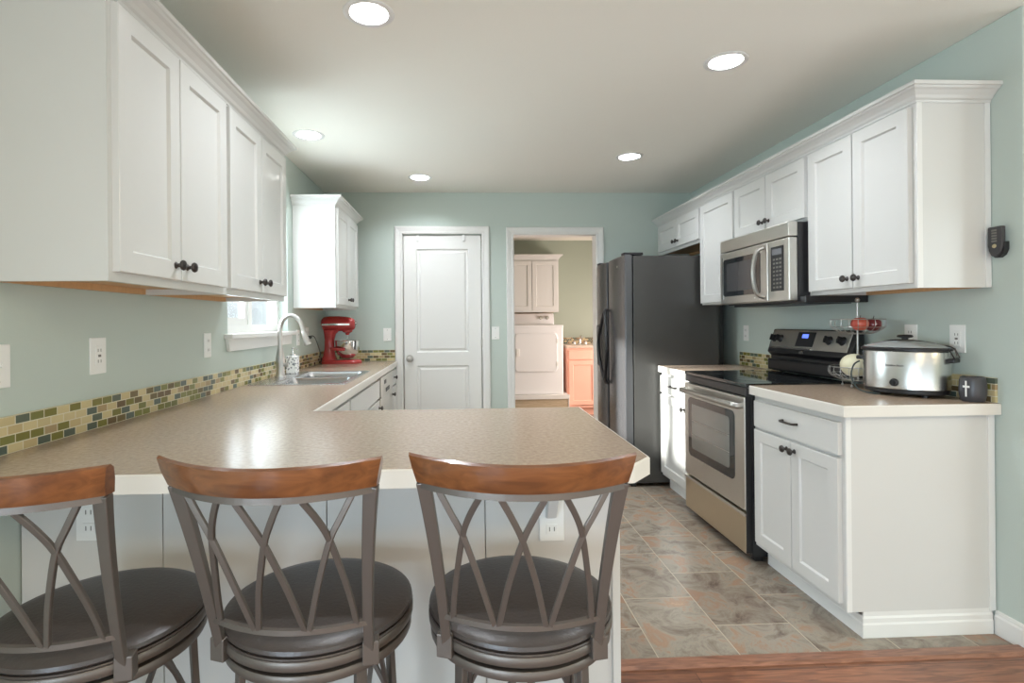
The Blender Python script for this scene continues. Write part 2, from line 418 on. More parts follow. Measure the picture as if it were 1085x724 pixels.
# ceiling with openings for the recessed lamps
LP = [(-0.337, 2.048), (-0.933, 3.377), (-0.319, 4.346), (1.209, 3.782), (1.207, 2.383)]
RL = .075
c = struct('ceiling', B((L-.14, YB-.1, H, XD+.1, 8.0, H+.14)), M_ceil)
cs = []
for x, y in LP:
    k = BM(); lathe(k, [(RL, -.05), (RL, .1)], (x, y, H), n=40); cs.append(k)
cut(c, cs)
# left wall with the window opening, plus one added behind the camera for light
WY0, WY1, WZ0, WZ1 = 2.84, 3.81, 1.2, 2.05
struct('wall_left', B((L-.14, YB-.1, 0, L, -2.1, H), (L-.14, -.3, 0, L, WY0, H), (L-.14, -2.1, 0, L, -.3, .3), (L-.14, -2.1, 2.05, L, -.3, H), (L-.14, WY1, 0, L, 8.0, H), (L-.14, WY0, 0, L, WY1, WZ0), (L-.14, WY0, WZ1, L, WY1, H)), M_wall)
struct('wall_right', B((R, 1.925, 0, R+.13, D, H)), M_wall, bevel=.006)
# back wall: closed door and open doorway
PD0, PD1, DW0, DW1, DZ = -.53, .2, .474, 1.243, 2.045
struct('wall_back', B((L, D, 0, PD0, D+.12, H), (PD1, D, 0, DW0, D+.12, H), (DW1, D, 0, R+.13, D+.12, H), (PD0, D, DZ, PD1, D+.12, H), (DW0, D, DZ, DW1, D+.12, H)), M_wall)
struct('wall_laundry_back', B((-.6, 7.7, 0, 3.1, 7.82, H)), mat('laundry_paint', rgb(156, 164, 148), .6))
struct('wall_laundry_right', B((3.0, D+.12, 0, 3.12, 7.7, H)), MATS['laundry_paint'])
struct('wall_laundry_left', B((-.7, D+.12, 0, -.58, 7.82, H)), MATS['laundry_paint'])
# dining side, behind the camera
struct('wall_rear', B((L-.14, YB-.12, 0, -.7, YB, H), (2.5, YB-.12, 0, XD+.1, YB, H), (-.7, YB-.12, 2.3, 2.5, YB, H), (-.7, YB-.12, 0, 2.5, YB, .2)), M_wall)
struct('wall_dining', B((XD, YB, 0, XD+.12, -1.2, H), (XD, 1.4, 0, XD+.12, 3.2, H), (XD, -1.2, 0, XD+.12, 1.4, .4), (XD, -1.2, 2.25, XD+.12, 1.4, H)), M_wall)
struct('wall_dining_back', B((R+.13, 3.1, 0, XD, 3.22, H)), mat('dining_paint', rgb(214, 206, 176), .6))
for nm, F_, u0, u1, v0, v1 in (('window_2', Face('+Y', YB-.06), -.7, 2.5, .2, 2.3), ('window_3', Face('-X', XD+.06), -1.2, 1.4, .4, 2.25), ('added_window', Face('+X', L-.08), -2.1, -.3, .3, 2.05)):  # the last one is an opening added out of view for fill light
    bm = BM(); fw = .05
    F_.box(bm, u0, v0, -.02, u0+fw, v1, .03); F_.box(bm, u1-fw, v0, -.02, u1, v1, .03); F_.box(bm, u0, v0, -.02, u1, v0+fw, .03); F_.box(bm, u0, v1-fw, -.02, u1, v1, .03)
    F_.box(bm, (u0+u1)/2-.03, v0, -.02, (u0+u1)/2+.03, v1, .03)
    w = struct(nm, bm, M_trim)
    g = BM(); F_.box(g, u0, v0, 0, u1, v1, .005); obj('pane', g, M_glass, w)

# kitchen window: frame, sash, pane, sill with apron
wf = BM(); X0 = L-.12
for b in ((X0, WY0, WZ0+.05, X0+.06, WY0+.05, WZ1-.05), (X0, WY1-.05, WZ0+.05, X0+.06, WY1, WZ1-.05), (X0, WY0, WZ0, X0+.06, WY1, WZ0+.05), (X0, WY0, WZ1-.05, X0+.06, WY1, WZ1),
          (X0+.005, WY0+.45, WZ0+.05, X0+.05, WY0+.51, WZ1-.05)): box(wf, *b)
win = struct('window_1', wf, M_trim)
obj('pane', B((X0+.02, WY0+.04, WZ0+.04, X0+.025, WY1-.04, WZ1-.04)), M_glass, win)
obj('sash', B((X0+.01, WY0+.05, WZ0+.05, X0+.045, WY0+.09, WZ1-.05), (X0+.01, WY0+.41, WZ0+.05, X0+.045, WY0+.45, WZ1-.05), (X0+.01, WY0+.09, WZ0+.0505, X0+.045, WY0+.41, WZ0+.09)), M_trim, win)
bm = BM(); box(bm, L-.06, WY0, WZ0-.022, L+.001, WY1, WZ0+.002); box(bm, L, WY0-.045, WZ0-.024, L+.045, WY1+.055, WZ0+.002)
obj('window_sill', bm, M_trim, win, bevel=.004)
bm = BM()
extrude_poly(bm, [(L+.001, WY0-.035, WZ0-.024), (L+.001, WY1+.04, WZ0-.024), (L+.001, WY1+.02, WZ0-.088), (L+.001, WY0-.015, WZ0-.088)], (.018, 0, 0))
obj('apron', bm, M_trim, win, bevel=.003)
# casings
def casing(name, x0, x1, z):
    bm = BM(); pr = [(0, 0), (.0, -.012), (.012, -.017), (.05, -.022), (.065, -.02), (.068, 0)]
    w = .068
    # mitred three-sided frame: profile points (distance from opening, depth)
    prof = [(0, 0), (0, .011), (.01, .016), (.02, .014), (.05, .02), (.062, .02), (w, .014), (w, 0)]
    rings = []
    for (sx, cx_, zz) in (('l', x0, 0), ('l', x0, z), ('r', x1, z), ('r', x1, 0)):
        ring = []
        for o_, dp in prof:
            xx = cx_ - o_ if sx == 'l' else cx_ + o_
            z2 = zz + o_ if zz > 0 else 0
            ring.append(bm.verts.new((xx, D - dp, z2)))
        rings.append(ring)
    for a, b in zip(rings, rings[1:]):
        for i in range(len(prof)): bm.faces.new((a[i], a[(i+1) % len(prof)], b[(i+1) % len(prof)], b[i]))
    bm.faces.new(rings[0]); bm.faces.new(rings[-1][::-1])
    return struct(name, bm, M_trim)
casing('trim_2', -.521, .193, 2.05)
casing('trim_3', .482, 1.235, 2.04)
def jamb(name, x0, x1, z):
    return struct(name, B((x0-.02, D-.001, 0, x0, D+.121, z+.02), (x1, D-.001, 0, x1+.02, D+.121, z+.02), (x0, D-.001, z, x1, D+.121, z+.02)), M_trim)
jamb('trim_4', -.519, .191, 2.048); jamb('trim_5', .484, 1.233, 2.038)
struct('trim_6', B((.484, D+.119, 0, .42, D+.135, 2.1), (1.233, D+.119, 0, 1.3, D+.135, 2.1), (.42, D+.119, 2.04, 1.3, D+.135, 2.1)), M_trim)

# pantry door
def panel_door(name, x0, x1, y, z0, z1, t):
    """two-panel door slab built in the XZ plane, front at y"""
    bm = BM()
    us = [x0, x0+.115, x1-.115, x1]
    def front(a, b, c_, d_):
        v = [bm.verts.new(p) for p in ((a, y, c_), (b, y, c_), (b, y, d_), (a, y, d_))]; bm.faces.new(v)
    P = [(z0+.2, .865), (.985, z1-.125)]
    front(us[0], us[1], z0, z1); front(us[2], us[3], z0, z1)
    front(us[1], us[2], z0, P[0][0]); front(us[1], us[2], P[0][1], P[1][0]); front(us[1], us[2], P[1][1], z1)
    for a, b in P:
        def rg(k, dy): return [bm.verts.new(p) for p in ((us[1]+k, y+dy, a+k), (us[2]-k, y+dy, a+k), (us[2]-k, y+dy, b-k), (us[1]+k, y+dy, b-k))]
        rings = [rg(0, 0), rg(.008, .010), (rg(.02, .011)), rg(.035, .003)]
        for p, q in zip(rings, rings[1:]):
            for i in range(4): bm.faces.new((p[i], p[(i+1) % 4], q[(i+1) % 4], q[i]))
        bm.faces.new(rings[-1])
    box(bm, x0, y+.012, z0, x1, y+t, z1)
    for s in ((x0, x0+.0005), (x1-.0005, x1)): box(bm, s[0], y, z0, s[1], y+.013, z1)
    return bm
pd = struct('door_1', panel_door('d', -.512, .184, D+.012, .012, 2.04, .036), M_trim)
bm = BM(); lathe(bm, [(.032, 0), (.03, .006), (.012, .009), (.011, .03), (.026, .04), (.029, .052), (.022, .062), (.0, .065)], (-.462, D+.012, .932), '-Y', 22)
obj('door_knob', bm, M_nickel, pd, smooth=True, label='brushed nickel knob')
for z in (.25, 1.07, 1.86):
    bm = BM(); lathe(bm, [(.006, -.045), (.006, .045)], (.188, D+.006, z), 'Z', 10); obj('hinge', bm, M_hinge, pd, smooth=True)
for x in (-.383, .03):
    bm = B((x-.012, D+.006, 1.985, x+.012, D+.011, 2.044), (x-.012, D-.004, 1.985, x+.012, D+.008, 1.99), (x-.012, D-.004, 1.985, x+.012, D+0, 2.0))
    tag(obj('door_hook', bm, M_plate, bevel=.001), 'small white over-the-door hook, the %s of the two on the pantry door top' % ('left' if x < -.1 else 'right'), 'hook', 'over-the-door hooks')
# open laundry door, swung into the laundry
ld = struct('door_2', B((.445, D+.135, .012, .48, D+.86, 2.035)), M_trim)
ld.location = (0, 0, 0)
for z in (.25, .99, 1.8):
    bm = B((.484, D+.10, z-.045, .4865, D+.135, z+.045)); lathe(bm, [(.007, -.048), (.007, .048)], (.49, D+.128, z), 'Z', 10)
    obj('hinge', bm, M_hinge, ld)

# baseboards
bp = [(.0, 0), (.014, 0), (.014, .07), (.010, .078), (.010, .084), (.006, .09), (0, .092)]
bm = BM(); miter(bm, [(R+.13, 3.1), (R+.13, 1.925), (R, 1.925), (R, 2.04)][::-1], [(-o, z) for o, z in bp]); 
struct('baseboard_right', bm, M_trim)
bm = BM(); miter(bm, [(.26, D), (.41, D)][::-1], [(o, z) for o, z in bp]); struct('baseboard_back', bm, M_trim)
bm = BM(); miter(bm, [(L, 1.49), (L, YB)], [(o, z) for o, z in bp]); struct('baseboard_left', bm, M_trim)

# ------------------------------------------------------------------ ceiling lamps
LW = ['round recessed ceiling lamp nearest the camera, above the peninsula', 'round recessed ceiling lamp beside the left window, above the sink',
      'round recessed ceiling lamp near the pantry door, farthest left at the back', 'round recessed ceiling lamp at the back right, out from the refrigerator', 'round recessed ceiling lamp at the front right, out from the microwave']
lamp0 = None
for i, (x, y) in enumerate(LP):
    if i == 0:
        t = thing('ceiling_lamp', LW[0], 'ceiling light', (x, y, H), group='recessed ceiling lamps')
        bm = BM(); lathe(bm, [(RL-.004, .0), (RL-.002, -.004), (RL+.014, -.006), (RL+.02, -.003), (RL+.021, -.0005)], n=40, cap=False); obj('trim_ring', bm, M_trim, t, local=True, smooth=True)
        bm = BM(); lathe(bm, [(RL-.004, -.002), (RL-.012, .03), (RL-.02, .075)], n=40, cap=False); obj('baffle', bm, mat('baffle_white', rgb(245, 242, 235), .4), t, local=True, smooth=True)
        bm = BM(); lathe(bm, [(.0, .055), (.03, .052), (RL-.016, .058), (RL-.018, .07), (0, .072)], n=40, cap=False); obj('lens', bm, M_lamp, t, local=True, smooth=True)
        lamp0 = t
    else:
        t = copy_tree(lamp0); t.location = (x, y, H); t['label'] = LW[i]
    l = bpy.data.lights.new('can_light', 'AREA'); l.shape = 'DISK'; l.size = .1; l.energy = 10; l.color = (.92, .98, 1.06)
    o = bpy.data.objects.new('can_light', l); COL.objects.link(o); o.location = (x, y, H+.045)

# ------------------------------------------------------------------ upper cabinets
def upper(label, F, u0, u1, z0, z1, depth, doors, kn_z, end_near=None, group='wall cabinets'):
    """doors: list of (ua, ub, knob_u or None)"""
    mid = F.p((u0+u1)/2, z0, -depth/2); t = thing('wall_cabinet', label, 'cabinet', mid, group)
    bm = BM(); th = .018
    F.box(bm, u0, z0+.0, -depth, u0+th, z1, -.0); F.box(bm, u1-th, z0, -depth, u1, z1, 0)
    F.box(bm, u0+th, z0+.028, -depth, u1-th, z0+.04, -.0); F.box(bm, u0+th, z1-.02, -depth, u1-th, z1, 0); F.box(bm, u0+th, z0+.04, -depth, u1-th, z1-.02, -depth+.008)
    F.box(bm, u0+th, z0, -.018, u1-th, z0+.04, 0); F.box(bm, u0+th, z0+.04, -.018, u0+.04, z1-.02, 0); F.box(bm, u1-.04, z0+.04, -.018, u1-th, z1-.02, 0); F.box(bm, u0+.04, z1-.06, -.018, u1-.04, z1-.02, 0)
    obj('carcass', bm, M_white, t)
    bm = BM(); F.box(bm, u0+th+.001, z0+.020, -depth+.002, u1-th-.001, z0+.028, -.019)
    F.box(bm, u0+th+.001, z0, -depth+.002, u1-th-.001, z0+.02, -depth+.02)
    obj('bottom_panel', bm, M_under, t, label='raw wood underside panel')
    if end_near:
        bm = BM(); F.box(bm, u0-.004, z0, -depth, u0-.0002, z1-.002, -depth+.022); obj('edge_strip', bm, M_trim, t)
        bm = BM(); F.box(bm, u0-.004, z0, -.02, u0-.0002, z1-.002, 0); obj('edge_strip', bm, M_trim, t)
    for a, b, k in doors: door(F, a, z0+kn_z[0], b, kn_z[1], t, (k, z0+kn_z[0]+.045) if k else None)
    return t
CP = [(0, .0), (.005, .0), (.007, .008), (.014, .014), (.020, .024), (.034, .038), (.044, .044), (.048, .050), (.055, .052), (.055, .066), (0, .066)]
def crown(label, path, z):
    bm = BM(); miter(bm, path, [(o, z + h_) for o, h_ in CP]); o = obj('crown_molding', bm, M_white); tag(o, label, 'crown molding', 'cabinet crown moldings'); return o
FR = Face('-X', R-.305); FL = Face('+X', L+.305); ZT = 2.11
dpt = .302
upper('white double-door wall cabinet at the near end of the right row, beside the keypad', FR, 2.052, 2.706, 1.372, ZT, dpt, [(2.072, 2.377, 2.345), (2.383, 2.692, 2.415)], (.02, 2.095), True)
upper('short white double-door wall cabinet directly above the microwave', FR, 2.708, 3.448, 1.765, ZT, dpt, [(2.722, 3.075, 3.045), (3.081, 3.436, 3.111)], (.016, 2.095))
upper('tall single-door white wall cabinet between the microwave and the refrigerator', FR, 3.450, 3.953, 1.365, ZT, dpt, [(3.462, 3.942, None)], (.012, 2.095))
upper('short white double-door wall cabinet above the refrigerator', FR, 3.955, D-.004, 1.84, ZT, dpt, [(3.967, 4.383, 4.353), (4.389, 4.80, 4.419)], (.025, 2.095))
crown('long white crown molding along the right row of wall cabinets', [(R-.002, 2.052), (R-.305, 2.052), (R-.305, D-.004)], ZT-.005)
upper('large white double-door wall cabinet nearest the camera on the left wall', FL, 1.420, 2.098, 1.366, ZT, dpt, [(1.437, 1.742, 1.71), (1.748, 2.083, 1.78)], (.025, 2.092))
upper('white double-door wall cabinet on the left wall, the one next to the window', FL, 2.100, 2.790, 1.366, ZT, dpt, [(2.115, 2.440, 2.41), (2.446, 2.778, 2.476)], (.025, 2.092))
crown('white crown molding on the nearest pair of left wall cabinets', [(L+.002, 2.790), (L+.305, 2.790), (L+.305, 1.42), (L+.002, 1.42)], ZT-.005)
upper('white double-door wall cabinet in the back left corner above the red mixer', FL, 3.925, 4.70, 1.366, ZT, dpt, [(3.945, 4.305, 4.275), (4.311, 4.682, 4.341)], (.025, 2.092))
crown('white crown molding on the cabinet in the back left corner', [(L+.002, 4.70), (L+.305, 4.70), (L+.305, 3.925), (L+.002, 3.925)], ZT-.005)

# ------------------------------------------------------------------ base cabinets
def kick_profile(h_=.1): return [(-.012, 0), (.003, 0), (.003, .05), (.0, .056), (.0, .075), (-.003, .08), (-.003, h_), (-.012, h_)]
ZC = .873
def base_box(t, F, u0, u1, depth, toe=.065, z0=.1):
    bm = BM(); F.box(bm, u0, z0, -depth, u1, ZC, 0); F.box(bm, u0+.002, 0, -depth, u1-.002, z0, -toe)
    return obj('carcass', bm, M_white, t)
FB = Face('-X', R-.61)
# near right cabinet
t = thing('base_cabinet', 'white base cabinet with drawer and two doors at the near end of the right counter', 'cabinet', (R-.31, 2.36, 0), 'base cabinets')
base_box(t, FB, 2.05, 2.695, .606)
bm = BM(); miter(bm, [(R-.018, 2.05), (R-.54, 2.05), (R-.54, 2.69)], [(o+.003, z) for o, z in [(-.003, 0), (.009, 0), (.009, .05), (.006, .058), (.006, .074), (.002, .082), (.002, .1), (-.003, .1)]]); obj('kick_board', bm, M_trim, t)
bm = B((R-.592, 2.044, .1, R-.03, 2.05, ZC)); obj('end_panel', bm, M_white, t)
for b_ in ((R-.03, 2.041, .09, R-.004, 2.05, ZC), (R-.61, 2.043, .1, R-.59, 2.05, ZC)): obj('corner_stile', B(b_), M_trim, t)
d_ = obj('drawer', slab_bm(FB, 2.062, .712, 2.672, .842), M_white, t, bevel=.002); bar_pull(FB, 2.37, .785, .02, .105, d_)
door(FB, 2.066, .125, 2.366, .698, t, (2.34, .66)); door(FB, 2.372, .125, 2.672, .698, t, (2.398, .66))
# far right cabinet (narrow)
t = thing('base_cabinet', 'narrow white base cabinet squeezed between the range and the refrigerator', 'cabinet', (R-.31, 3.72, 0), 'base cabinets')
base_box(t, FB, 3.466, 3.972, .606)
bm = BM(); FB.box(bm, 3.468, 0, -.0652, 3.970, .1, -.053); obj('kick_board', bm, M_trim, t)
d_ = obj('drawer', slab_bm(FB, 3.482, .722, 3.955, .846), M_white, t, bevel=.002); bar_pull(FB, 3.70, .785, .02, .1, d_)
door(FB, 3.482, .125, 3.955, .706, t, (3.525, .655))
# left run
FLB = Face('+X', L+.607)
def lbase(label, u0, u1, spec):
    t = thing('base_cabinet', label, 'cabinet', (L+.31, (u0+u1)/2, 0), 'base cabinets')
    bm = BM(); FLB.box(bm, u0, .1, -.6, u0+.018, ZC, 0); FLB.box(bm, u1-.018, .1, -.6, u1, ZC, 0); FLB.box(bm, u0+.018, .1, -.6, u1-.018, .118, 0)
    FLB.box(bm, u0+.018, .118, -.6, u1-.018, ZC, -.594); FLB.box(bm, u0+.018, .118, -.018, u1-.018, ZC, 0); FLB.box(bm, u0, 0, -.6, u1, .1, -.065)
    obj('carcass', bm, M_white, t)
    for s in spec:
        if s[0] == 'drawer':
            d = obj('drawer', slab_bm(FLB, s[1], .722, s[2], .848), M_white, t, bevel=.002)
            if s[3]: knob(FLB, (s[1]+s[2])/2, .785, .02, d)
        else: door(FLB, s[1], .125, s[2], .706, t, (s[3], .655) if s[3] else None)
    return t
lbase('white corner base cabinet on the left run next to the peninsula', 2.112, 2.83, [('drawer', 2.40, 2.815, True), ('door', 2.40, 2.815, 2.44)])
lbase('white sink base cabinet with two doors below the sink', 2.832, 3.858, [('drawer', 2.85, 3.84, False), ('door', 2.85, 3.342, 3.31), ('door', 3.348, 3.84, 3.80)])
lbase('narrow white base cabinet between the dishwasher and the pantry door casing', 4.492, D-.004, [('drawer', 4.505, 4.82, True), ('door', 4.505, 4.82, 4.54)])
t = thing('dishwasher', 'stainless steel dishwasher built in under the left counter near the pantry door', 'dishwasher', (L+.31, 4.175, 0))
bm = BM(); FLB.box(bm, 3.863, .1, -.58, 4.487, .868, -.002); FLB.box(bm, 3.87, 0, -.58, 4.48, .1, -.07); obj('tub', bm, M_plastic, t)
bm = BM(); FLB.box(bm, 3.868, .12, 0, 4.482, .71, .024); obj('door', bm, M_steel, t, bevel=.004)
cpn = BM(); FLB.box(cpn, 3.868, .715, 0, 4.482, .862, .03); cp_ = obj('control_panel', cpn, M_steel, t, bevel=.005)
bm = BM(); FLB.box(bm, 4.08, .735, .0305, 4.27, .765, .033); obj('handle', bm, M_plastic, cp_, label='black recessed handle')
bm = BM(); FLB.box(bm, 4.0, .80, .0305, 4.10, .83, .032); obj('button_strip', bm, M_plastic, cp_)
# peninsula base
t = thing('peninsula_cabinet', 'white panelled back of the peninsula behind the three stools', 'cabinet', (-.38, 1.81, 0))
obj('carcass', B((L+.002, 1.535, 0, .425, 2.075, ZC)), M_white, t)
bm = BM(); seams = [L+.002, -.827, -.38, .063, .425]
for a, b in zip(seams, seams[1:]): box(bm, a+.0012, 1.522, .09, b-.0012, 1.5355, ZC)
obj('back_panel', bm, M_white, t, bevel=.0015)
obj('corner_post', B((.423, 1.512, 0, .446, 1.56, ZC), (.425, 1.56, .0, .432, 2.06, ZC)), M_white, t, bevel=.002)
obj('kick_board', B((L+.002, 1.51, 0, .44, 1.522, .09)), M_trim, t, bevel=.003)
bm = BM()
extrude_poly(bm, [(.235, 1.521, ZC), (.235, 1.30, ZC), (.235, 1.30, .85), (.235, 1.36, .82), (.235, 1.46, .77), (.235, 1.50, .70), (.235, 1.521, .69)], (.03, 0, 0))
obj('corbel', bm, M_white, t, bevel=.004)

# ------------------------------------------------------------------ countertops
Z0, Z1 = ZC + .001, .914
polyL = [(L+.003, 1.250), (.40, 1.250), (.459, 1.318), (.459, 2.10), (-.576, 2.10), (-.576, D-.024), (L+.003, D-.024)]
ct = thing('countertop', 'L-shaped speckled taupe laminate countertop of the peninsula and sink run', 'countertop', (-.38, 1.7, Z0), 'countertops')
bm = BM(); prism(bm, polyL, Z0, Z1)
SX0, SX1, SY0, SY1 = -1.15, -.655, 3.01, 3.77
top = obj('laminate_surface', bm, M_top, ct)
k = BM(); box(k, SX0, SY0, Z0-.1, SX1, SY1, Z1+.1); cut_loc = root_loc(ct)
top.parent = None; top.location = cut_loc; bpy.context.view_layer.update(); cut(top, [k]); top.parent = ct; top.location = (0, 0, 0)
bm = BM(); ep = [(.001, Z0-.004), (.006, Z0-.004), (.006, Z1-.004), (.003, Z1-.0005), (.001, Z1-.0005)]
miter(bm, [polyL[5], polyL[4], polyL[3], polyL[2], polyL[1], polyL[0]], ep)
obj('edge_band', bm, M_edge, ct, label='cream front edge')
for lab, a, b in (('short speckled laminate countertop under the slow cooker and fruit basket', 2.021, 2.700), ('short laminate countertop between the range and the refrigerator', 3.462, 3.978)):
    c_ = thing('countertop', lab, 'countertop', (R-.31, (a+b)/2, Z0), 'countertops')
    obj('laminate_surface', B((R-.632, a, Z0, R-.002, b, Z1)), M_top, c_)
    bm = BM(); miter(bm, [(R-.002, a), (R-.632, a), (R-.632, b)], ep); obj('edge_band', bm, M_edge, c_, label='cream front edge')

# backsplashes (rows start on the counter)
def splash(label, b, m=M_mosaic):
    o = obj('mosaic_backsplash', B(b), m); tag(o, label, 'backsplash', 'mosaic backsplashes')
    return o
splash('long strip of small green and tan mosaic tile along the left wall', (L+.001, 1.25, Z1+.0005, L+.012, D-.002, Z1+.0985))
splash('short mosaic tile strip on the back wall behind the red mixer', (L+.0125, D-.012, Z1+.0005, -.592, D-.001, Z1+.0985))
splash('mosaic tile strip on the right wall behind the slow cooker', (R-.012, 2.03, Z1+.0005, R-.001, 2.70, Z1+.0985))
splash('mosaic tile strip on the right wall between the range and the refrigerator', (R-.012, 3.462, Z1+.0005, R-.001, 3.978, Z1+.0985))

# ------------------------------------------------------------------ outlets and switches
def plate(name, label, F, u, v, kind_, w=.07, h_=.115):
    t = thing(name, label, 'switch' if 'switch' in name else 'outlet', F.p(u, v, 0), 'wall plates')
    bm = BM(); F.box(bm, u-w/2, v-h_/2, .0005, u+w/2, v+h_/2, .006); obj('cover_plate', bm, M_plate, t, bevel=.002)
    if kind_ == 'outlet':
        for dv in (-.022, .022):
            bm = BM(); F.box(bm, u-.016, v+dv-.014, .006, u+.016, v+dv+.014, .0085); r = obj('receptacle', bm, M_plate, t, bevel=.003)
            bm = BM(); F.box(bm, u-.008, v+dv-.006, .0086, u-.0055, v+dv+.006, .0092); F.box(bm, u+.0055, v+dv-.006, .0086, u+.008, v+dv+.006, .0092); obj('slots', bm, M_slot, r)
    elif kind_ == 'switch':
        bm = BM(); F.box(bm, u-.0055, v-.012, .006, u+.0055, v+.012, .008); F.box(bm, u-.004, v, .008, u+.004, v+.008, .018); obj('toggle', bm, M_plate, t)
        bm = BM(); lathe(bm, [(.003, 0), (.003, .001), (0, .0015)], F.p(u, v+.04, .006), F.axis, 8); lathe(bm, [(.003, 0), (.003, .001), (0, .0015)], F.p(u, v-.04, .006), F.axis, 8); obj('screws', bm, M_slot, t)
    else:
        bm = BM(); F.box(bm, u-.017, v-.034, .006, u+.017, v+.034, .009); r = obj('receptacle', bm, M_plate, t, bevel=.002)
        bm = BM()
        for dv in (-.018, .018):
            F.box(bm, u-.008, v+dv-.005, .0091, u-.0055, v+dv+.005, .0096); F.box(bm, u+.0055, v+dv-.005, .0091, u+.008, v+dv+.005, .0096)
        F.box(bm, u-.006, v-.004, .009, u+.006, v+.004, .0105)
        obj('slots', bm, M_slot, r)
    return t
WL = Face('+X', L); WR = Face('-X', R); WB = Face('-Y', D); WP = Face('-Y', 1.522)
plate('wall_outlet', 'white outlet on the left wall under the nearest cabinet pair', WL, 1.838, 1.151, 'gfci', .078, .12)
plate('wall_outlet', 'white outlet on the left wall between the nearest outlet and the window', WL, 2.61, 1.153, 'outlet')
plate('light_switch', 'white wall plate on the left wall cut by the photo left edge', WL, 1.452, 1.146, 'switch', .075)
plate('wall_outlet', 'white outlet on the left wall beyond the window behind the faucet', WL, 4.03, 1.15, 'outlet')
oc = plate('wall_outlet', 'white outlet on the left wall where the mixer cord plugs in', WL, 4.268, 1.165, 'outlet')
plate('light_switch', 'white light switch left of the pantry door above the backsplash', WB, -.66, 1.149, 'switch')
plate('light_switch', 'white light switch between the pantry door and the laundry doorway', WB, .31, 1.154, 'switch')
plate('wall_outlet', 'white outlet on the right wall behind the slow cooker lid', WR, 2.434, 1.165, 'outlet')
plate('wall_outlet', 'white wall plate on the right wall right of the slow cooker', WR, 2.197, 1.163, 'gfci', .072, .118)
plate('wall_outlet', 'white outlet on the right wall between the range and the refrigerator', WR, 3.896, 1.154, 'outlet')
plate('wall_outlet', 'white outlet on the peninsula panel behind the left stool', WP, -1.02, .72, 'outlet')
plate('wall_outlet', 'white outlet on the peninsula panel behind the right stool', WP, .252, .685, 'outlet')

# keypad remote in holder
t = thing('garage_remote', 'black garage keypad remote in a wall holder beside the right cabinets', 'remote control', (R, 2.01, 1.545))
def rpoly(u0, u1, z0, z1, n0, n1, taper):
    bm = BM(); pts = []
    for u, z in ((u0, z1), (u1, z1), (u1, z0+taper), (u1-(u1-u0)*.15, z0+taper*.35), ((u0+u1)/2+.008, z0), ((u0+u1)/2-.008, z0), (u0+(u1-u0)*.15, z0+taper*.35), (u0, z0+taper)): pts.append(WR.p(u, z, n0))
    extrude_poly(bm, pts, (-(n1-n0), 0, 0)); return bm
obj('holder', rpoly(1.978, 2.042, 1.485, 1.545, .001, .022, .03), M_plastic, t, bevel=.003)
rb = obj('handset', rpoly(1.982, 2.038, 1.49, 1.606, .012, .03, .04), mat('charcoal_plastic', rgb(62, 62, 64), .4), t, bevel=.004)
for i in range(5):
    bm = BM(); WR.box(bm, 2.0, 1.588-i*.0105, .0302, 2.02, 1.5945-i*.0105, .032); obj('key', bm, M_slot, rb)
bm = BM(); lathe(bm, [(.008, 0), (.007, .003), (0, .0035)], WR.p(2.01, 1.53, .030), '-X', 16); obj('round_button', bm, mat('tan_button', rgb(186, 172, 134), .4), rb)

# ------------------------------------------------------------------ sink and faucet
t = thing('kitchen_sink', 'stainless steel double-bowl sink set into the left counter below the window', 'sink', (-.885, 3.39, Z1))
bm = BM(); e = .018; bx = [(-1.05, 3.035, -.675, 3.365), (-1.05, 3.405, -.675, 3.745)]
# rim plate with two openings
xs = [SX0-e, -1.05, -.675, SX1+e]; ys = [SY0-e, 3.035, 3.365, 3.405, 3.745, SY1+e]
for i in range(3):
    for j in range(5):
        if i == 1 and j in (1, 3): continue
        box(bm, xs[i], ys[j], Z1+.0003, xs[i+1], ys[j+1], Z1+.006)
bmesh.ops.remove_doubles(bm, verts=bm.verts, dist=1e-5)
obj('rim', bm, mat('sink_steel', rgb(205, 206, 208), .25, 1), t)
for (x0, y0, x1, y1) in bx:
    bm = BM(); depth = .18; rings = []
    def rr(x0, y0, x1, y1, r, z, n=5):
        pts = []
        for cx_, cy_, a0 in ((x1-r, y1-r, 0), (x0+r, y1-r, PI/2), (x0+r, y0+r, PI), (x1-r, y0+r, 1.5*PI)):
            for i in range(n+1):
                a = a0 + i/n*PI/2; pts.append(bm.verts.new((cx_+r*math.cos(a), cy_+r*math.sin(a), z)))
        return pts
    rings = [rr(x0-.003, y0-.003, x1+.003, y1+.003, .004, Z1+.0065), rr(x0+.002, y0+.002, x1-.002, y1-.002, .03, Z1+.004), rr(x0+.008, y0+.008, x1-.008, y1-.008, .04, Z1-.02), rr(x0+.018, y0+.018, x1-.018, y1-.018, .05, Z1-depth+.02), rr(x0+.04, y0+.04, x1-.04, y1-.04, .05, Z1-depth)]
    for a, b in zip(rings, rings[1:]):
        for i in range(len(a)): bm.faces.new((a[i], a[(i+1) % len(a)], b[(i+1) % len(a)], b[i]))
    bm.faces.new(rings[-1])
    bw = obj('bowl', bm, MATS['sink_steel'], t, smooth=True)
    bm = BM(); lathe(bm, [(.0, .001), (.03, .001), (.042, .003), (.044, .0)], ((x0+x1)/2, (y0+y1)/2, Z1-depth), n=20, cap=False); obj('drain', bm, M_chrome, bw, smooth=True)
t = thing('faucet', 'tall brushed nickel gooseneck faucet with pull-down sprayer behind the sink', 'faucet', (-1.132, 3.42, Z1+.006))
bx_, by_, bz_ = -1.132, 3.42, Z1+.006
bm = BM(); lathe(bm, [(.034, 0), (.034, .006), (.028, .012), (.025, .03), (.024, .06), (.0275, .09), (.026, .12), (.019, .16), (.015, .18)], (bx_, by_, bz_), n=24); obj('body', bm, M_nickel, t, smooth=True)
